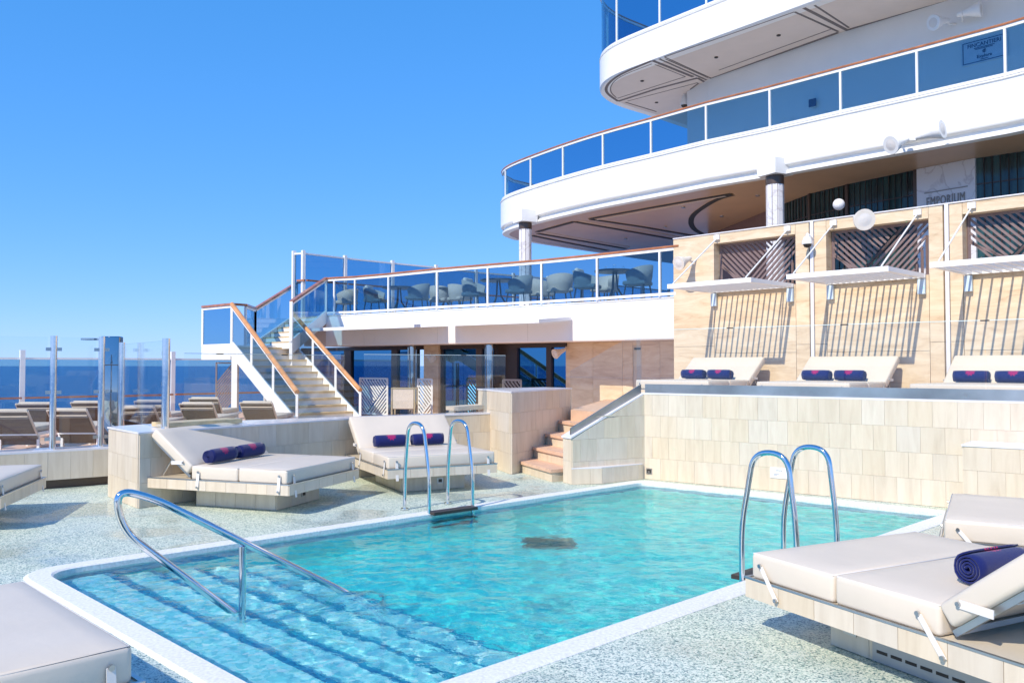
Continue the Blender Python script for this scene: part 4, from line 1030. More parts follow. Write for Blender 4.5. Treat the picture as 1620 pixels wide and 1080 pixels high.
# shop wall under the balcony
ew = [PZ(px, py, ZS3) for px, py in ((1120, 372), (1241, 322), (1283, 306), (1343, 291), (1452, 268), (1544, 250.5), (1640, 236))]
e2d = [(p.x, p.y) for p in ew]; e2d.append(tuple(v2(e2d[-1]) + (v2(e2d[-1]) - v2(e2d[-2])).normalized() * 5))
em = thing('shop_wall', 'dark green glazed shop front with a marble panel under the balcony ceiling', 'shop front', (*e2d[4], ZU))
mats_ = ['brown_wall', 'window_green', 'window_green', 'window_green', 'marble_veined', 'window_green', 'window_green']
for (a, b, mt) in zip(e2d[:-1], e2d[1:], mats_):
    a, b = v2(a), v2(b); d = (b - a).normalized(); n = Vector((d.y, -d.x))
    if n.y > 0: n = -n
    def bx(a, b, z0, z1, o, t): a, b = a + n * o, b + n * o; return MB().hexa([(a.x, a.y, z0), (b.x, b.y, z0), (b.x - n.x * t, b.y - n.y * t, z0), (a.x - n.x * t, a.y - n.y * t, z0)], [(a.x, a.y, z1), (b.x, b.y, z1), (b.x - n.x * t, b.y - n.y * t, z1), (a.x - n.x * t, a.y - n.y * t, z1)])
    if mt == 'marble_veined':
        obj('marble_panel', bx(a, b, ZU, ZS3 - .005, .06, .3), mt, em)
        rz = math.atan2(d.y, d.x); L = (b - a).length
        zt = 1.8 + (578 - 322) * ((a + b) / 2).y / FPX
        q = a + d * (L * .17) + n * .075
        flat_text('EMPORIUM', .30, (q.x, q.y, zt), rz, 'grey_plastic', em, .01, sx=(L * .66) / 1.62, sp=1.15)
        q1_, q2_ = a + d * L * .14 + n * .07, a + d * L * .88 + n * .07
        obj('rule', MB().bar((q1_.x, q1_.y, zt + .32), (q2_.x, q2_.y, zt + .32), .02, .02), 'grey_plastic', em)
        continue
    if mt == 'brown_wall': obj('wall_panel', bx(a, b, ZU, ZS3 - .005, 0, .1), mt, em); continue
    obj('window', bx(a, b, 4.05, ZS3 - .005, 0, .08), mt, em)
    obj('wall_panel', bx(a, b, ZU, 4.05, 0, .1), 'brown_wall', em)
    obj('mullion', bx(b - d * .09, b, 4.0, ZS3 - .006, .05, .1), 'bronze', em)
    for zz in (4.6, 5.2, 5.8): obj('transom', bx(a + d * .01, b - d * .1, zz, zz + .03, .015, .04), 'dark_frame', em)
    k = .16
    m = MB(); s = k
    while s < (b - a).length - .12: m.bar((*(a + d * s + n * .012), 4.05), (*(a + d * s + n * .012), ZS3 - .01), .015, .015); s += k
    obj('reeding', m, 'dark_frame', em, kind='stuff')
gp_ = PD(1327, 323.5, 19.4); one('globe_lamp', MB().tube([(gp_.x, gp_.y, gp_.z + .135 * math.sin(R(a))) for a in range(-90, 91, 15)], [max(.004, .135 * math.cos(R(a))) for a in range(-90, 91, 15)], 20), 'globe_white', 'unlit white globe lamp against the dark green glazing', 'lamp')
# ------------------------------------------------------------------ deck 4 overhang and wall behind balcony
ZS4, ZF4 = 1.8 + 8.5, 1.8 + 9.42
e4 = [PZ(px, py, ZS4) for px, py in ((1276, 8), (1158, 51), (1041, 93.5), (982, 115.5), (963, 125), (951, 135), (948, 146), (954, 157), (977, 169), (1019, 181.5))]
q4 = [(p.x, p.y) for p in e4]; d4 = (v2(q4[0]) - v2(q4[2])).normalized()
q4 = [tuple(v2(q4[0]) + d4 * 9), tuple(v2(q4[0]) + d4 * 4)] + q4 + [(7.5, 31.2), (13, 36.5)]
q4 = q4[:3] + chaikin(q4[3:12], 2) + q4[12:]
q4 = q4[::-1]
b4 = thing('top_deck_overhang', 'rounded white overhanging deck at the top right with a panelled grey ceiling', 'deck overhang', (*q4[20], ZS4))
obj('fascia_band', MB().strip(q4, [(-.3, ZS4 - .004), (-.05, ZS4 - .004), (0, ZS4 + .04), (0, ZF4 - .06), (-.02, ZF4 - .05), (-.02, ZF4 - .03), (.01, ZF4 - .02), (.01, ZF4), (-.3, ZF4)]), 'white_paint', b4)
seams(q4, ZS4 + .05, ZF4 - .07, 3.1, b4)
pol4 = inset(q4, .25) + [(20, 8), (24, 20), (24, 37)]
obj('ceiling', MB().prism(pol4, ZS4, ZS4 + .05), 'soffit_grey', b4); obj('floor_slab', MB().prism(pol4, ZF4 - .3, ZF4 - .01), 'soffit_grey', b4)
def c8(*a): return [(940 + x / 5.684, y / 5.684) for x, y in a]
def c7(*a): return [(940 + x / 2.382, y / 2.382) for x, y in a]
for pts, w, mt in ((c8((525, 545), (890, 692)), .10, 'groove'), (c8((215, 912), (560, 800), (930, 702)), .10, 'groove'), (c8((515, 548), (240, 665), (140, 735), (100, 800), (125, 850), (215, 912)), .09, 'groove'),
                   (c8((585, 530), (1010, 720)), .06, 'groove'), (c8((640, 530), (1023, 700)), .04, 'groove'), (c8((930, 702), (1000, 742)), .08, 'groove'), (c8((1000, 742), (915, 790), (880, 850), (890, 900)), .08, 'groove'),
                   (c8((545, 580), (820, 690)), .03, 'groove'), (c8((820, 690), (210, 885)), .03, 'groove'), (c8((520, 575), (240, 680), (150, 760), (145, 830), (200, 880)), .03, 'groove'),
                   (c8((280, 920), (560, 1005)), .05, 'groove'), (c8((300, 910), (930, 745)), .03, 'groove'), (c8((940, 748), (870, 800), (850, 880)), .05, 'groove'),
                   (c7((755, 45), (265, 215)), .04, 'groove'), (c7((265, 215), (440, 295)), .04, 'groove'), (c7((755, 45), (920, 120)), .06, 'groove'), (c7((440, 297), (920, 123)), .09, 'groove'),
                   (c7((790, 30), (960, 118)), .09, 'groove'), (c7((830, 20), (960, 105)), .05, 'groove'), (c7((960, 112), (1350, 0)), .09, 'groove'), (c7((470, 265), (900, 108)), .03, 'groove')):
    grille(pts, ZS4, w, mt, b4, 'ceiling_groove', drop=.006)
for x, y in ((695, 133), (460, 216), (181, 305), (235, 386)):
    p = PZ(940 + x / 2.382, y / 2.382, ZS4); obj('downlight', MB().tube([(p.x, p.y, ZS4 - .02), (p.x, p.y, ZS4 + .01)], .055, 12), 'dark_grille', b4)
# railing above: posts and blue glass
i4 = inset(q4, .05)
posts4 = [v2(hit(px, (e4[i].x, e4[i].y), (e4[i + 1].x, e4[i + 1].y), ZF4 + .2)) for px, i in ((1190, 0), (1116, 1), (1042, 2), (974, 3))] + [v2(q4[-1]), v2(q4[-1]) - d4 * 2.0, v2(q4[-1]) - d4 * 4, v2(q4[-1]) - d4 * 6, v2(q4[-1]) - d4 * 8, Vector((2.85, 26.9)), Vector((5.5, 29.4))]
balustrade('top_deck_railing', 'white posts and dark blue glass at the very top of the picture', i4, ZF4, ZF4 + 2.1, posts4)
# wall behind the balcony
w4 = [PZ(px, py, ZS4) for px, py in ((1087, 145), (1120, 126), (1330, 52), (1502, 0))]
w4 = [(p.x, p.y) for p in w4]; w4.append(tuple(v2(w4[-1]) + (v2(w4[-1]) - v2(w4[-2])).normalized() * 7))
bw = thing('balcony_cabin_wall', 'plain white cabin wall behind the large balcony glass', 'wall', (*w4[2], ZF3))
obj('wall_panel', MB().prism([tuple(p) for p in w4] + [(22, 20), (22, 30), (10, 30)], ZF3 - .0, ZS4 - .003), 'white_paint', bw)
dwl = (v2(w4[3]) - v2(w4[2])).normalized(); nwl = Vector((dwl.y, -dwl.x)); rzw = math.atan2(dwl.y, dwl.x)
def wpt(px, py, o=.02):
    z = 8; 
    for _ in range(4): h0 = hit(px, w4[2], w4[3], z); z = PD(px, py, h0.y).z
    return Vector((h0.x + nwl.x * o, h0.y + nwl.y * o, z))
s0, s1 = wpt(1522, 107), wpt(1522, 70); s2 = wpt(1596, 52)
wdt = (v2(s2) - v2(s1)).length; hgt = s1.z - s0.z
sgn = thing('builder_plaque', 'pale rectangular shipyard name plate seen through the balcony glass', 'sign', (s0.x, s0.y, s0.z))
cc = v2(s0) + dwl * wdt / 2
obj('plate', MB().box((cc.x, cc.y, s0.z + hgt / 2), (wdt, .03, hgt), rzw), 'plate_white', sgn)
fr = MB(); 
def pp(u, v, o=.02): q = v2(s0) + dwl * wdt * u + nwl * o; return (q.x, q.y, s0.z + hgt * v)
for a, b in (((.04, .06), (.96, .06)), ((.04, .94), (.96, .94)), ((.04, .06), (.04, .94)), ((.96, .06), (.96, .94))): fr.bar(pp(*a), pp(*b), .012, .012)
obj('border', fr, 'ink', sgn)
flat_text('FINCANTIERI', hgt * .23, pp(.5, .70), rzw, 'ink', sgn, .006, 'CENTER', sx=wdt * .76 / (hgt * .23 * 6.4) * 1.05)
_pl = MB().bar(pp(.28, .64), pp(.72, .64), .018, .01).bar(pp(.30, .585), pp(.68, .585), .018, .01); obj('print_line', _pl, 'ink', sgn)
flat_text('Explora', hgt * .19, pp(.5, .20), rzw, 'ink', sgn, .006, 'CENTER')
obj('print_line', MB().bar(pp(.42, .13), pp(.58, .13), .018, .01), 'ink', sgn)
fl = MB()
for k in range(8):
    a = k * math.pi / 4; fl.bar(pp(.5 + .01 * math.cos(a), .46 + .02 * math.sin(a)), pp(.5 + .045 * math.cos(a), .46 + .09 * math.sin(a)), .014, .01)
obj('emblem', fl, 'ink', sgn)
dsq = wpt(1286, 163); one('wall_vent', MB().box(dsq, (.2, .03, .2), rzw), 'ink', 'small dark square vent on the cabin wall behind balcony glass', 'vent')

# ------------------------------------------------------------------ speakers, cameras, floodlights
def horn(p, aim, r, label, grp=None, neck=None, mat='speaker_beige', cat='speaker'):
    p, aim = Vector(p), Vector(aim).normalized(); t = thing('horn_speaker', label, cat, p, group=grp)
    L = r * 1.9
    obj('horn', MB().tube([p, p + aim * L * .25, p + aim * L * .6, p + aim * L, p + aim * (L + .02)], [r * .42, r * .48, r * .72, r, r * .97], 20), mat, t)
    obj('grille', MB().tube([p + aim * (L + .02), p + aim * (L + .034)], [r * .62, r * .2], 20), 'vinyl_grey', t)
    obj('driver', MB().tube([p - aim * r * .7, p - aim * .005], [r * .3, r * .42], 14), mat, t)
    b = Vector(neck) if neck is not None else p + V(.1, .2, 0)
    obj('bracket', MB().tube([p - aim * r * .2, L3(p, b, .5) + V(0, 0, -.05), b], .022, 6), mat, t); return t
def cwp(px, py, o=.25):
    z = 4
    for _ in range(4): h0 = hit(px, C0, C1, z); z = PD(px, py, h0.y).z
    return Vector((h0.x + nC.x * o, h0.y + nC.y * o, z)), Vector((h0.x, h0.y, z))
p, w = cwp(1098, 412); horn(p, (-.75, -.6, -.35), .15, 'cream horn speaker at the left end of the travertine wall', neck=w + V(dC.x, dC.y, 0) * .05)
p, w = cwp(1367, 348); horn(p, (-.1, -1, -.25), .19, 'round cream horn speaker facing out, over the middle lattice window', neck=w)
p, w = cwp(1285, 378, .2); tdc = thing('dome_camera', 'white dome security camera on the travertine wall between canopies', 'camera', p)
obj('arm', MB().tube([w, p + V(0, 0, .06), p], .035, 8), 'white_metal', tdc); obj('housing', MB().tube([p + V(0, 0, .02), p - V(0, 0, .08), p - V(0, 0, .12)], [.06, .1, .1], 14), 'white_metal', tdc)
obj('dome', MB().tube([p - V(0, 0, .12), p - V(0, 0, .17), p - V(0, 0, .19)], [.08, .06, .01], 14), 'dark_grille', tdc)
f1 = hit(1425, (e3[3].x, e3[3].y), (e3[4].x, e3[4].y), 6.9); f2 = hit(1465, (e3[2].x, e3[2].y), (e3[3].x, e3[3].y), 7.0)
p1 = PD(1430, 222, f1.y - .3); p2 = PD(1460, 214, f2.y - .35)
horn(p1, (-.85, -.35, -.35), .20, 'left white horn speaker of the pair on the balcony fascia', neck=p1 + V(.12, .35, .03), mat='white_paint')
horn(p2, (.6, -.7, .1), .20, 'right white horn speaker of the pair on the balcony fascia', neck=p2 + V(-.1, .35, .0), mat='white_paint')
p1 = wpt(1503, 40, .35); p2 = wpt(1533, 28, .35)
horn(p1, (-.85, -.35, -.25), .18, 'left white horn speaker of the pair high on the cabin wall', neck=wpt(1512, 38, 0), mat='white_paint')
horn(p2, (.75, -.65, 0), .18, 'right white horn speaker of the pair high on the cabin wall', neck=wpt(1522, 34, 0), mat='white_paint')
hp = wline(899) + nw * .25; horn((hp.x, hp.y, F2B - .22), (-.8, -.5, -.35), .13, 'small cream horn speaker at the right end of the window wall', neck=(hp.x + .1, hp.y + .2, F2B - .12))
hp = wline(690) + nw * .35; horn((hp.x, hp.y, F2B - .32), (.6, -.6, -.35), .12, 'small cream horn speaker on the travertine pier', neck=(hp.x + .05, hp.y + .2, F2B - .25))
dp = PZ(1083, 162, ZS4 - .25); tdc = thing('dome_camera', 'white dome camera hanging below the top deck ceiling', 'camera', dp)
obj('housing', MB().tube([dp + V(0, 0, .25), dp, dp - V(0, 0, .1)], [.05, .13, .14], 14), 'white_metal', tdc); obj('dome', MB().tube([dp - V(0, 0, .1), dp - V(0, 0, .2)], [.12, .03], 14), 'dark_grille', tdc)

# ------------------------------------------------------------------ daybeds
BW, BL, BT, BH = 1.62, 1.40, .17, .55
FZ0, FZ1 = .25, .375
def make_daybed(label, grp, tilt=38):
    t = thing('daybed', label, 'daybed', group=grp, local=True)
    FL = 2.08
    fr = MB().box((FL / 2 - .03, 0, (FZ0 + FZ1) / 2), (FL - .002, BW + .018, FZ1 - FZ0)); obj('frame', fr, 'grout', t)
    n = 7; seg = FL / n                      # stone facing pieces on the frame sides
    for s in (-1, 1):
        for k in range(n): piece('tile', TILE, (-.03 + seg * (k + .5), s * (BW / 2 + .014), (FZ0 + FZ1) / 2), 0, (seg - .004, .012, FZ1 - FZ0 - .004), t)
    for x in (-.036, FL - .024):
        for k in range(5): w = (BW + .03) / 5; piece('tile', TILE, (x, -(BW + .03) / 2 + w * (k + .5), (FZ0 + FZ1) / 2), 0, (.012, w - .004, FZ1 - FZ0 - .004), t)
    tr = MB(); zt = FZ1 + .006
    for s in (-1, 1): tr.box((FL / 2 - .03, s * (BW / 2 + .012), zt), (FL + .03, .022, .012))
    for x in (-.034, FL - .026): tr.box((x, 0, zt), (.022, BW, .012))
    obj('metal_trim', tr, 'frame_alu', t)
    obj('base_board', MB().box((FL / 2 - .03, 0, FZ1 + .002), (FL - .03, BW - .01, .004)), 'door_cream', t)
    pl_ = obj('plinth', MB().box((.98, 0, FZ0 / 2), (1.2, BW - .66, FZ0 - .004)), 'grout', t)
    for s in (-1, 1):
        for k in range(4): piece('tile', TILE, (.38 + .3 * (k + .5), s * (BW - .66) / 2 + s * .006, FZ0 / 2), 0, (.296, .014, FZ0 - .01), t)
    for k in range(3): piece('tile', TILE, (.375, -.48 + .32 * (k + .5), FZ0 / 2), 0, (.014, .316, FZ0 - .01), t)
    if DIAG[0]:
        for s in (-1, 1):
            ys = s * ((BW - .66) / 2 + .016); vp = obj('vent_panel', MB().box((1.14, ys, FZ0 / 2), (.86, .006, FZ0 - .012)), 'skirting', t)
            for k in range(8): obj('slot', MB().box((.78 + k * .1, ys + s * .004, .07), (.075, .004, .018)), 'dark_grille', vp)
            so2 = obj('light_fitting', MB().box((.54, ys, .15), (.10, .012, .08)), 'clip_metal', t); obj('recess', MB().box((.54, ys + s * .008, .15), (.06, .006, .045)), 'dark_grille', so2)
    so = obj('light_fitting', MB().box((.363, -.1, .13), (.012, .09, .075)), 'clip_metal', t); obj('recess', MB().box((.356, -.1, .13), (.006, .055, .045)), 'dark_grille', so)
    z = BH - BT / 2
    for k, (a, b) in enumerate(((0, BL / 2 - .004), (BL / 2 + .004, BL))):
        mt_ = obj('cushion', rbox((b - a, BW, BT), .028, 3, ((a + b) / 2, 0, z), .012), 'vinyl', t)
        e = .012; pts = [(a + e, -BW / 2 + e, BH - .006), (b - e, -BW / 2 + e, BH - .006), (b - e, BW / 2 - e, BH - .006), (a + e, BW / 2 - e, BH - .006), (a + e, -BW / 2 + e, BH - .006)]
        obj('piping', MB().tube(pts, .0045, 5, False), 'vinyl_grey', mt_)
    # backrest
    th_ = R(tilt); hx, hz = BL + .05, FZ1 + .035; LB, TB = .74, .13
    u = Vector((math.cos(th_), 0, math.sin(th_))); v = Vector((-math.sin(th_), 0, math.cos(th_)))
    me = rbox((LB, BW, TB), .028, 3, (0, 0, 0), .012); c = Vector((hx, 0, hz)) + u * (LB / 2 + .03) + v * (TB / 2 + .02)
    me.transform(Matrix.Translation(c) @ Matrix.Rotation(-th_, 4, 'Y')); bk = obj('backrest', me, 'vinyl', t)
    fm = MB()
    for s in (-1, 1):
        y = s * (BW / 2 - .06); fm.bar(Vector((hx, y, hz)), Vector((hx, y, hz)) + u * (LB + .02), .035, .035, up=(0, 1, 0))
    fm.bar(Vector((hx, -BW / 2 + .05, hz)) + u * LB, Vector((hx, BW / 2 - .05, hz)) + u * LB, .03, .03); fm.bar(Vector((hx, -BW / 2 + .05, hz)) + u * .04, Vector((hx, BW / 2 - .05, hz)) + u * .04, .03, .03)
    fm.bar(Vector((hx, -BW / 2 + .05, hz)) + u * .4, Vector((hx, BW / 2 - .05, hz)) + u * .4, .03, .03)
    obj('backrest_frame', fm, 'frame_alu', t)
    for s in (-1, 1):
        y = s * (BW / 2 - .16); obj('strut', MB().tube([Vector((hx, y, hz)) + u * .42, Vector((hx + .52, y, FZ1 + .02))], .014, 8), 'clip_metal', t)
        st_ = obj('strap', MB().bar(Vector((hx, s * (BW / 2 + .006), hz)) + u * .16 + v * .1, Vector((hx, s * (BW / 2 + .006), hz)) + u * .30 + v * -.02, .006, .045, up=v), 'vinyl_grey', t)
        cc = Vector((hx, s * (BW / 2 + .012), hz)) + u * .16 + v * .1; obj('stud', MB().tube([cc, cc + V(0, s * .012, 0)], .013, 8), 'clip_metal', st_)
    for s in (-1, 1):                    # cushion straps on the long sides
        for x, dx in ((.10, .16), (BL - .12, .16)):
            a = Vector((x, s * (BW / 2 + .010), BH - .07)); b = Vector((x + dx, s * (BW / 2 + .032), FZ0 + .045))
            if DIAG[0] == 0: b.x = x
            ym = s * (BW / 2 + .030)
            st_ = obj('strap', MB().hexa([a + V(-.02, 0, 0), a + V(.02, 0, .0), a + V(.02, s * .004, .0), a + V(-.02, s * .004, 0)], [b + V(-.02, 0, 0), b + V(.02, 0, 0), b + V(.02, s * .004, 0), b + V(-.02, s * .004, 0)]), 'vinyl_grey', t)
            for q in (a, b): obj('stud', MB().tube([q + V(0, s * .003, 0), q + V(0, s * .016, 0)], .014, 10), 'clip_metal', st_)
    for s in (-1, 1):
        a = Vector((-.012, s * (BW / 2 - .12), BH - .07)); b = Vector((-.050, s * (BW / 2 - .12), FZ0 + .03 - .06))
        st_ = obj('strap', MB().hexa([a + V(0, -.02, 0), a + V(0, .02, 0), a + V(-.004, .02, 0), a + V(-.004, -.02, 0)], [b + V(0, -.02, 0), b + V(0, .02, 0), b + V(-.004, .02, 0), b + V(-.004, -.02, 0)]), 'vinyl_grey', t)
        for q in (a,): obj('stud', MB().tube([q + V(-.003, 0, 0), q + V(-.016, 0, 0)], .014, 10), 'clip_metal', st_)
    return t
def towel_mesh():                         # loose spiral roll
    bm = MB(); n = 64; L = .50; R0, turns = .092, 4.2
    inn = []; out = []
    for i in range(n + 1):
        a = 2 * math.pi * turns * i / n; r = .012 + (R0 - .012) * i / n; inn.append((r * math.cos(a), r * math.sin(a)))
    ny = 8
    vs = []; fs = []
    for i, (x, z) in enumerate(inn):
        for j in range(ny + 1):
            y = -L / 2 + L * j / ny; k = 1 - .05 * abs(2 * j / ny - 1) ** 6
            vs.append((x * k, y + random.uniform(-.003, .003) + (.006 * (n - i) / n if j == ny else -.006 * (n - i) / n if j == 0 else 0), z * k))
    for i in range(n):
        for j in range(ny):
            a = i * (ny + 1) + j; fs.append((a, a + ny + 1, a + ny + 2, a + 1))
    bm.add(vs, fs, True); me = bm.mesh('towel'); setm(me, 'towel_navy')
    return me
TW = towel_mesh()
def towel(bed_m, y, label, grp, tilt=38, x=None):
    o = bpy.data.objects.new('rolled_towel', TW); COL.objects.link(o)
    x = BL - .13 if x is None else x
    o.matrix_world = bed_m @ Matrix.Translation((x, y, BH + .105)) @ Matrix.Rotation(random.uniform(-.04, .04), 4, 'Z') @ Matrix.Rotation(R(180), 4, 'Z')
    m = o.modifiers.new('thick', 'SOLIDIFY'); m.thickness = .011; m.offset = 0
    tag(o, label, 'towel', grp); return o
def bed_matrix(foot_a, foot_b, z=0):       # foot edge from a to b with the body on the left of a->b reversed
    a, b = v2(foot_a), v2(foot_b); c = (a + b) / 2; w = (b - a).normalized(); l = Vector((-w.y, w.x))
    return c, w, l
DIAG = [1]
proto = make_daybed('', 'rolled')
DIAG = [0]
proto0 = make_daybed('', 'rolled')
beds = {}
def place_bed(src, corner, ydir, label, grp, z=0, flip=False):
    """corner = the foot corner whose local y is -W/2 (or +W/2 when flip); ydir = plan direction of local +y"""
    y = Vector(ydir).normalized(); x = Vector((y.y, -y.x)); c = v2(corner) + y * (BW / 2) * (-1 if flip else 1)
    o = copy_tree(src); o.location = (c.x, c.y, z); o.rotation_euler = (0, 0, math.atan2(x.y, x.x)); tag(o, label, 'daybed', grp)
    return o, Matrix.Translation((c.x, c.y, z)) @ Matrix.Rotation(math.atan2(x.y, x.x), 4, 'Z')
PG = 'double daybeds round the pool'
def top(px, py): return PZ(px, py, BH)
# left bed: foot edge from (444,747) to (563,724), body to the left
a, b = top(444, 746), top(563, 722); y = (v2(a) - v2(b))
o, M1 = place_bed(proto0, b, y, 'double daybed left of the pool, head toward the block end of the tiled wall', PG)
towel(M1, .42, 'rolled navy towel on the left pool daybed, the nearer left one of the two', 'rolled navy towels'); towel(M1, -.16, 'rolled navy towel on the left pool daybed, the right one of the two', 'rolled navy towels')
a, b = top(624, 722), top(783, 714); y = (v2(a) - v2(b))
o, M2 = place_bed(proto0, b, y, 'double daybed behind the far pool ladder, backrest raised against the tiled wall', PG)
towel(M2, .36, 'rolled navy towel on the daybed behind the far ladder, left one', 'rolled navy towels'); towel(M2, -.24, 'rolled navy towel on the daybed behind the far ladder, right one', 'rolled navy towels')
# right bed: foot L(1190,874) F(1449,840), body toward camera
a, b = top(1188, 873), top(1449, 839); y = (v2(b) - v2(a))
o, M3 = place_bed(proto, a, y, 'large near daybed at the lower right with raised backrest and open frame', PG)
M3b = M3
towel(M3, -.10, 'rolled navy towel half hidden by the backrest of the near right daybed', 'rolled navy towels', x=BL - .16)
# far right bed
a = top(1493, 821)
o, M4 = place_bed(proto, a + V(0, 0, 0), (.49, .87), 'pale daybed beyond the near right one, cut off by the right edge', PG)
o.location = Vector(o.location); 
# far left bed and front left bed: body toward the left
b = top(67, 734); y = Vector((.24, -.97))
o, M5 = place_bed(proto0, b, y, 'daybed at the far left edge by the low tiled wall, only its foot in view', PG)
a = top(40, 917); y = v2(top(188, 1006)) - v2(a)
o, M6 = place_bed(proto0, a, y, 'pale daybed corner in the near left foreground beside the pool edge', PG)
# upper deck beds
for i, (px, lab) in enumerate(((1125, 'upper sun deck daybed, leftmost of the row under the first canopy'), (1300, 'upper sun deck daybed in the middle, under the middle canopy'), (1520, 'upper sun deck daybed at the right edge, under the right canopy'))):
    s = cs_of(px, 2.0) - (.25, .12, .05)[i]
    hp_ = cpt(s) + nC * (2.25, 2.2, 2.12)[i]                # foot left corner
    o, MU = place_bed(proto0, hp_ + dC * BW, -dC, lab, 'double daybeds on the upper sun deck', ZU)
    towel(MU, .34, lab.split(',')[0].replace('daybed', 'rolled towel, left one') + ', of the ' + ('leftmost', 'middle', 'rightmost')[i] + ' daybed', 'rolled navy towels')
    towel(MU, -.26, lab.split(',')[0].replace('daybed', 'rolled towel, right one') + ', of the ' + ('leftmost', 'middle', 'rightmost')[i] + ' daybed', 'rolled navy towels')
def kill(o):
    for c in list(o.children): kill(c)
    bpy.data.objects.remove(o)
kill(proto); kill(proto0)

# ------------------------------------------------------------------ pool ladders and handrail
def smooth_path(pts, r=.1, n=6):
    out = [Vector(pts[0])]
    for i in range(1, len(pts) - 1):
        p, a, b = Vector(pts[i]), Vector(pts[i - 1]), Vector(pts[i + 1]); L = min(r, (a - p).length * .49, (b - p).length * .49)
        p0, p1 = p + (a - p).normalized() * L, p + (b - p).normalized() * L
        for k in range(n + 1): t = k / n; out.append((1 - t) ** 2 * p0 + 2 * t * (1 - t) * p + t * t * p1)
    return out + [Vector(pts[-1])]
def ladder(label, feet, out, kink=True):
    """feet: plan positions of the two pool legs; out: unit plan direction from the pool to the deck"""
    f = v2(feet[0]); t = thing('pool_ladder', label, 'pool ladder', (f.x, f.y, 0), group='chrome pool ladders')
    for q in feet:
        q = v2(q); o = Vector(out) * .50
        P = lambda k, z: (q.x + o.x * k, q.y + o.y * k, z)
        obj('rail', MB().tube(smooth_path([P(0, -.95), P(0, .46), P(.24, 1.09), P(.84, 1.09), P(.98, .5), P(1.0, .004)], .17, 8), .023, 14), 'chrome', t)
        obj('base_flange', MB().tube([P(1, .004), P(1, .02)], .05, 16), 'chrome', t)
    a, b = v2(feet[0]), v2(feet[1])
    for z in (.022, -.28, -.56):
        obj('tread', MB().bar((a.x - out[0] * .03, a.y - out[1] * .03, z), (b.x - out[0] * .03, b.y - out[1] * .03, z), .15, .035), 'step_black', t)
    return t
la_, lb2 = PZ(1172, 921, 0), PZ(1238, 898, 0)
perp = Vector((dAB.y, -dAB.x)); perp = perp if perp.y < 0 else -perp
ladder('chrome pool ladder at the near right edge, in front of the large daybed', (PZ(1174, 919, 0), PZ(1240, 897, 0)), perp)
fa, fb = PZ(640, 806, 0), PZ(708, 797, 0)
ladder('chrome pool ladder at the far edge, in front of the second daybed', (v2(fa) + perp * .5, v2(fb) + perp * .5), -perp)
h0 = V(-2.77, 5.8, 0); hd = Vector((1.4, 1.1)).normalized()
def H(s, z): return (h0.x + hd.x * s, h0.y + hd.y * s, z)
hr_ = thing('entry_handrail', 'bent chrome handrail sloping down into the shallow end of the pool', 'handrail', H(.94, -.4))
su = 1.80
obj('rail', MB().tube(smooth_path([H(.90, -.07), H(.09, .66), H(.04, .95), H(.30, .86), H(su, -.05), H(su + .35, -.28), H(su + .35, -.9)], .16, 10), .0265, 16), 'chrome', hr_)
obj('post', MB().tube([H(.94, .44), H(.94, -.38)], .0265, 16), 'chrome', hr_)

# ------------------------------------------------------------------ chrome framed glass screens at the far left + shower
gsx = [(-120, K0), (80, K0), (164, K0), (189, K0)]
kb = lambda px: v2(hit(px, tuple(v2(K0) - nk * .2), tuple(K1e - nk * .2), 1.3))
pts = [kb(-120), kb(84), kb(160), kb(192)]
kz = KT + .012
ks = thing('chrome_post_screen', 'clear glass screens held by chrome posts on the low wall at far left', 'glass screen', (*kb(84), kz))
ztop = PD(84, 531, kb(84).y).z
for p in (kb(84), kb(160)): obj('post', MB().tube([(p.x, p.y, kz), (p.x, p.y, ztop)], .047, 14), 'chrome', ks)
for p in (kb(84), kb(160)):
    for z in (kz + .15, (kz + ztop) / 2, ztop - .2):
        for s in (-1, 1): c = p + dk * .07 * s; obj('clamp', MB().box((c.x, c.y, z), (.07, .04, .05), math.atan2(dk.y, dk.x)), 'clip_metal', ks)
for a, b in ((kb(-140), kb(84)), (kb(84), kb(160))):
    a2, b2 = a + dk * .085, b - dk * .085; n = nk * .006
    obj('glass_panel', MB().hexa([(*(a2 - n), kz + .02), (*(b2 - n), kz + .02), (*(b2 + n), kz + .02), (*(a2 + n), kz + .02)], [(*(a2 - n), ztop - .02), (*(b2 - n), ztop - .02), (*(b2 + n), ztop - .02), (*(a2 + n), ztop - .02)]), 'glass_clear', ks)
# screen on the terrace wall
tv = lambda px, a=pl[1], b=pl[2]: v2(hit(px, tuple(a + Vector((-.05, .2))), tuple(b + Vector((-.05, .2))), 1.4))
tv2 = lambda px: v2(hit(px, tuple(pl[2] + Vector((-.05, .18))), tuple(pl[3] + Vector((-.05, .18))), 1.4))
p = tv(262); zt_ = PD(262, 535, p.y).z
k2 = thing('corner_post_screen', 'clear glass screen between chrome posts beside the outdoor shower', 'glass screen', (p.x, p.y, LT))
obj('post', MB().tube([(p.x, p.y, LT + .01), (p.x, p.y, zt_)], .05, 14), 'chrome', k2)
pq_ = kb(192); obj('post', MB().tube([(pq_.x, pq_.y, kz), (pq_.x, pq_.y, zt_)], .045, 14), 'chrome', k2)
n = Vector((.006, .004)); a2, b2 = pq_ + (p - pq_).normalized() * .08, p - (p - pq_).normalized() * .08
obj('glass_panel', MB().hexa([(*(a2 - n), LT + .02), (*(b2 - n), LT + .02), (*(b2 + n), LT + .02), (*(a2 + n), LT + .02)], [(*(a2 - n), zt_ - .03), (*(b2 - n), zt_ - .03), (*(b2 + n), zt_ - .03), (*(a2 + n), zt_ - .03)]), 'glass_clear', k2)
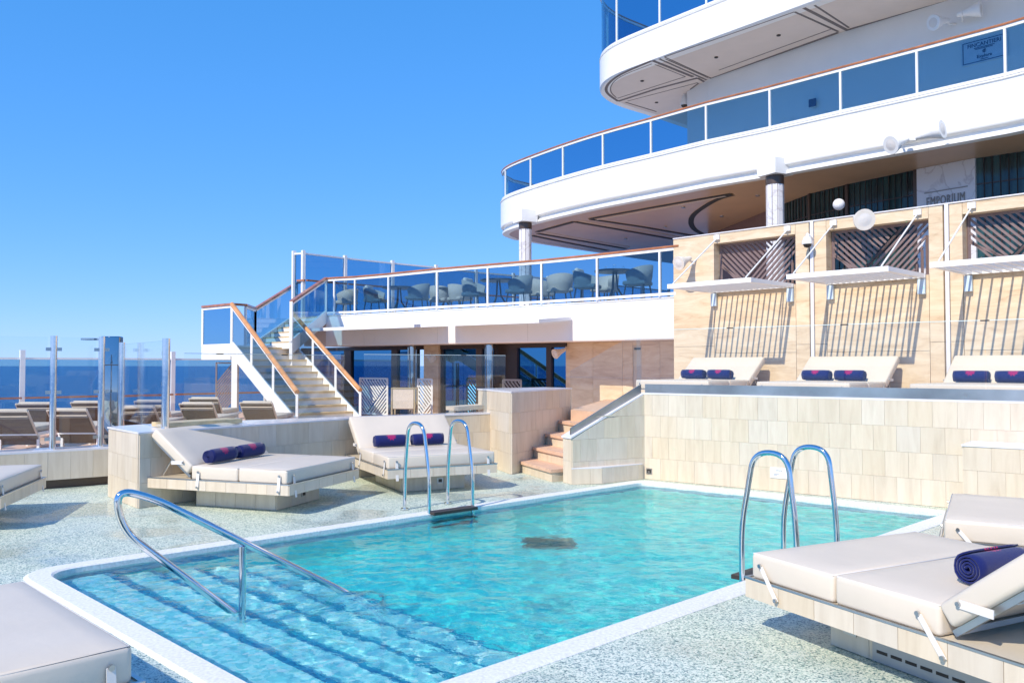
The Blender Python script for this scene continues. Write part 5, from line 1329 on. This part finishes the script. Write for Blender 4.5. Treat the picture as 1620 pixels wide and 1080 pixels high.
for z in (zt_ - .2, (LT + zt_) / 2, LT + .15):
    c = b2 + (p - pq_).normalized() * .02; obj('clamp', MB().box((c.x, c.y, z), (.07, .04, .05), .6), 'clip_metal', k2)
glass_run('terrace_glass_screen', 'frameless clear glass screen on the long tiled terrace wall', [tv(290), tv(347), tv(450), tv(545)], LT + .02, 1.96)
glass_run('terrace_glass_screen', 'frameless clear glass screen left of the taller tiled block', [tv2(575), tv2(733), tv2(800)], LT + .02, 1.98)
shp = PD(176, 600, 13.6); shz = PD(176, 532, 13.6).z
shw = thing('outdoor_shower', 'mirror polished outdoor shower column with a flat round head', 'shower', (shp.x, shp.y, ZP))
me = rbox((.31, .16, shz - ZP), .02, 2, (shp.x, shp.y, (shz + ZP) / 2)); me.transform(Matrix.Translation(-Vector((shp.x, shp.y, ZP)))); obj('column_body', me, 'mirror_steel', shw)
obj('arm', MB().bar((shp.x - .15, shp.y, shz - .05), (shp.x - .42, shp.y, shz - .05), .05, .03), 'mirror_steel', shw)
obj('shower_head', MB().tube([(shp.x - .36, shp.y, shz - .03), (shp.x - .36, shp.y, shz - .06)], .13, 20), 'mirror_steel', shw)
obj('seam', MB().box((shp.x, shp.y - .082, shz - .46), (.30, .006, .012)), 'dark_grille', shw)

# ------------------------------------------------------------------ sun loungers seen from behind
def make_lounger():
    t = thing('sun_lounger', '', 'sun lounger', local=True)
    # local x: foot -> head; head end toward the camera after placing
    w = .66
    f = MB()
    for s in (-1, 1): f.bar((-1.25, s * w / 2, .30), (.0, s * w / 2, .30), .04, .05)
    f.bar((-1.25, -w / 2, .30), (-1.25, w / 2, .30), .04, .05); f.bar((0, -w / 2, .30), (0, w / 2, .30), .04, .05); obj('frame', f, 'white_metal', t)
    for x in (-1.1, -.1):
        for s in (-1, 1): obj('leg', MB().bar((x, s * (w / 2 - .02), 0), (x, s * (w / 2 - .02), .28), .04, .04), 'white_metal', t)
    obj('mattress', rbox((1.2, w - .04, .09), .03, 2, (-.62, 0, .38)), 'cushion_cream', t)
    u = Vector((math.cos(R(48)), 0, math.sin(R(48)))); b = MB()
    h = Vector((0, 0, .30)); L = .54
    b.bar(h + V(0, -w / 2, 0), h + V(0, -w / 2, 0) + u * L, .03, .03).bar(h + V(0, w / 2, 0), h + V(0, w / 2, 0) + u * L, .03, .03).bar(h + V(0, -w / 2, 0) + u * L, h + V(0, w / 2, 0) + u * L, .03, .03)
    obj('back_frame', b, 'rope_beige', t)
    c = h + u * L / 2; sl = MB(); n = u.cross(Vector((0, 1, 0)))
    nx = 8; vs = []; fs = []
    for i in range(nx + 1):
        s_ = -.5 + 1.5 * i / nx; k = .02 * math.sin(math.pi * s_)
        for y in (-w / 2 + .01, w / 2 - .01): vs.append(h + u * L * s_ + V(.02 + k, y, 0))
    for i in range(nx): fs.append((2 * i, 2 * i + 1, 2 * i + 3, 2 * i + 2))
    sl.add(vs, fs, True); obj('sling', sl, 'sling', t)
    obj('hem_strap', MB().bar(h + u * L * .78 + V(.045, -w / 2 + .01, 0), h + u * L * .78 + V(.045, w / 2 - .01, 0), .008, .02), 'cushion_cream', t)
    obj('hem_strap', MB().bar(h + u * L * .70 + V(.047, -w / 2 + .01, 0), h + u * L * .70 + V(.047, w / 2 - .01, 0), .008, .012), 'cushion_cream', t)
    cu = rbox((L * .98, w - .04, .07), .025, 2, (0, 0, 0)); cu.transform(Matrix.Translation(c + V(-.04, 0, .03)) @ Matrix.Rotation(-R(48), 4, 'Y')); obj('back_cushion', cu, 'cushion_cream', t)
    return t
lg0 = make_lounger(); first = True
for (px, Y, lab, rot) in ((27, 14.3, 'brown backed lounger at the left edge, nearest in its row', 0), (66, 17.0, 'lounger in the second row behind the left chrome post', 0), (123, 14.6, 'brown backed lounger between the chrome post and the shower', 0),
                     (150, 17.6, 'lounger just left of the shower, second row', 0), (229, 15.7, 'lounger right of the shower behind the clear screen', 0), (248, 18.2, 'second row lounger behind the right chrome post', 0),
                     (321, 17.0, 'lounger with brown back between chrome post and lattice gate', 0), (331, 19.6, 'farthest lounger near the lattice gate', 0), (415, 17.5, 'lounger in front of the outside staircase foot', 0), (-70, 14.6, 'lounger beyond the left edge', 0)):
    o = copy_tree(lg0); p = PD(px, 640, Y); o.location = (p.x, p.y, ZP); o.rotation_euler = (0, 0, R(-88 + random.uniform(-3, 3) + (px - 200) * -.02)); tag(o, lab, 'sun lounger', 'sun loungers on the left terrace')
kill(lg0)
# sofa seats behind the terrace wall
for px, w_, lab in ((325, .9, 'low cushioned bench end behind the tiled wall left of the stairs'),):
    pass
lb3 = thing('terrace_bench', 'low pale wood bench on the terrace behind the head of the left daybed', 'bench', (*tv(300), ZP))
_a, _b = tv(225) + Vector((0, .55)), tv(350) + Vector((0, .55))
obj('seat', MB().bar((_a.x, _a.y, 1.0), (_b.x, _b.y, 1.0), .4, .06), 'tread_wood', lb3); obj('base', MB().bar((_a.x, _a.y, .66), (_b.x, _b.y, .66), .34, .6), 'door_cream', lb3)
wb = thing('wooden_seat_ledge', 'pale wooden bench ledge on the terrace just left of the tiled block', 'bench', (*tv2(770), ZP))
a_, b_ = tv2(712) + Vector((0, .5)), tv2(778) + Vector((0, .5))
obj('seat', MB().bar((a_.x, a_.y, 1.02), (b_.x, b_.y, 1.05), .45, .07), 'cushion_cream', wb); obj('leg', MB().bar((a_.x, a_.y, ZP), (a_.x, a_.y, .98), .3, .1), 'door_cream', wb); obj('leg', MB().bar((b_.x, b_.y, ZP), (b_.x, b_.y, .98), .3, .1), 'door_cream', wb)
# white lattice dividers near the windows
def divider(px0, px1, lab, o=1.0, mat='white_metal', zt=1.42):
    a, b = wline(px0) + nw * o, wline(px1) + nw * o; t = thing('lattice_divider', lab, 'divider', (a.x, a.y, ZP), group='low lattice dividers by the windows'); d = (b - a).normalized(); L = (b - a).length; h = zt - ZP
    P = lambda x, z: (a.x + d.x * x, a.y + d.y * x, ZP + z)
    obj('frame', MB().bar(P(0, 0), P(0, h), .05, .05).bar(P(L, 0), P(L, h), .05, .05).bar(P(0, h), P(L, h), .05, .05).bar(P(0, .05), P(L, .05), .05, .05), mat, t)
    def sg(c, up):
        pts = []
        for i in range(61):
            x = L * i / 60; z = c + x if up else c - x
            if .05 < z < h - .03 and ((z < (x - L * .3) + h * .1) if up else (z >= (x - L * .3) + h * .1)): pts.append((x, z))
        if len(pts) > 3: obj('slat', MB().bar(P(*pts[0]), P(*pts[-1]), .03, .035), mat, t)
    for k in range(-20, 40): sg(k * .12 - L, True); sg(k * .12, False)
divider(609, 652, 'white lattice divider left of the travertine pier'); divider(700, 722, 'white lattice divider right of the travertine pier')
divider(818, 846, 'grey lattice divider in front of the far right windows', .6, 'grey_plastic')
bc = thing('brass_framed_chair', 'square brass framed lounge chair right of the travertine pier', 'chair', (*(wline(720) + nw * 2.0), ZP))
cx_, cy_ = wline(720) + nw * 2.0
fb_ = MB()
for dx in (-.3, .3):
    fb_.bar((cx_ + dx, cy_ - .3, ZP), (cx_ + dx, cy_ - .3, 1.2), .04, .04).bar((cx_ + dx, cy_ + .3, ZP), (cx_ + dx, cy_ + .3, 1.2), .04, .04).bar((cx_ + dx, cy_ - .3, 1.2), (cx_ + dx, cy_ + .3, 1.2), .04, .04)
fb_.bar((cx_ - .3, cy_ - .3, 1.2), (cx_ + .3, cy_ - .3, 1.2), .04, .04); obj('frame', fb_, 'brass', bc); obj('back', MB().box((cx_, cy_ - .27, .92), (.54, .08, .5)), 'rope_beige', bc); obj('seat', MB().box((cx_, cy_, .72), (.54, .54, .14)), 'cushion_cream', bc)

# ------------------------------------------------------------------ dining chairs and tables on the terrace
def make_chair(mat, pillow):
    t = thing('dining_chair', '', 'chair', local=True)
    n = 22; vs = []; fs = []
    for i in range(n + 1):                # tub back
        a = R(-130 + 260 * i / n); r = .30; top_ = .80 - .16 * (abs(a) / R(130)) ** 2
        for z, k in ((.40, .86), (.55, .97), (top_, 1.04), (top_ - .005, .97), (.42, .80)): vs.append((-r * k * math.cos(a), r * k * math.sin(a), z))
    for i in range(n):
        for j in range(4): q = i * 5 + j; fs.append((q, q + 1, q + 6, q + 5))
    m = MB(); m.add(vs, fs, True); obj('back_shell', m, mat, t)
    me = rbox((.50, .50, .09), .03, 2, (.02, 0, .43)); obj('seat', me, mat, t)
    for x, y in ((.2, .2), (.2, -.2), (-.18, .18), (-.18, -.18)): obj('leg', MB().tube([(x, y, .4), (x * 1.3, y * 1.3, 0)], [.018, .012], 7), 'table_dark', t)
    if pillow:
        pm = rbox((.10, .42, .36), .045, 3, (0, 0, 0)); pm.transform(Matrix.Translation((-.14, 0, .66)) @ Matrix.Rotation(R(-14), 4, 'Y')); obj('pillow', pm, 'pillow_grey', t)
    return t
chG, chGp, chB = make_chair('rope_grey', False), make_chair('rope_grey', True), make_chair('rope_beige', False)
zc = Z2 - .05
def on2(px, off, z=3.8):
    h0 = hit(px, r2p[0], r2p[5], z); dd_ = off; v = v2(h0); return v * (1 + off / v.length)
for src, px, off, rot, lab in ((chB, 549, 1.0, 200, 'beige rope chair at the left end of the dining terrace'), (chGp, 593, 1.0, 20, 'grey rope chair with pillow left of the first table'), (chG, 661, 1.1, 200, 'dark grey rope chair right of the first table'),
                          (chB, 697, 2.4, 100, 'beige rope chair behind the second railing post from the left'), (chB, 727, 2.3, 80, 'beige rope chair behind the middle of the railing, left of the pillow chair'), (chGp, 750, 1.1, 10, 'grey rope chair with pale pillow left of the second table'),
                          (chG, 822, 1.1, 190, 'dark grey rope chair right of the second table, in front of the column'), (chB, 856, 2.4, 60, 'small beige rope chair back right of the column'), (chB, 886, 1.5, 140, 'beige rope chair facing away near the right table'),
                          (chGp, 928, 1.0, 10, 'grey rope chair with pale pillow left of the right table'), (chG, 1010, 1.0, 185, 'dark grey rope chair at the right end of the terrace'), (chB, 958, 2.2, 260, 'beige rope chair behind the right table')):
    o = copy_tree(src); p = on2(px, off); o.location = (p.x, p.y, zc); o.rotation_euler = (0, 0, R(rot - 35)); o.scale = (1.12, 1.12, 1.12); tag(o, lab, 'chair', 'rope chairs on the dining terrace')
for s in (chG, chGp, chB): kill(s)
for px, off, lab in ((631, 1.1, 'dark dining table at the left of the terrace'), (704, 2.6, 'dark dining table farther back on the terrace'), (788, 1.15, 'round dark dining table left of the column, set with glasses'), (972, 1.1, 'dark dining table near the right end of the terrace')):
    p = on2(px, off); t = thing('dining_table', lab, 'table', (p.x, p.y, zc), group='dining tables on the terrace')
    obj('tabletop', MB().tube([(p.x, p.y, zc + .80), (p.x, p.y, zc + .84)], .48, 24), 'table_dark', t)
    for k in range(3):
        a = k * 2.09; obj('leg', MB().tube([(p.x + .04 * math.cos(a), p.y + .04 * math.sin(a), zc + .8), (p.x + .08 * math.cos(a), p.y + .08 * math.sin(a), zc + .4), (p.x + .34 * math.cos(a), p.y + .34 * math.sin(a), zc)], .022, 7), 'table_dark', t)
    for k in range(3):
        a = k * 2.1 + .4; q = (p.x + .24 * math.cos(a), p.y + .24 * math.sin(a)); one('drinking_glass', MB().tube([(*q, zc + .842), (*q, zc + .95)], [.03, .04], 10), 'glass_clear', ('nearest', 'leftmost', 'rightmost')[k] + ' clear glass on the ' + ' '.join(lab.split()[:9]), 'glass', 'glasses on the dining tables')
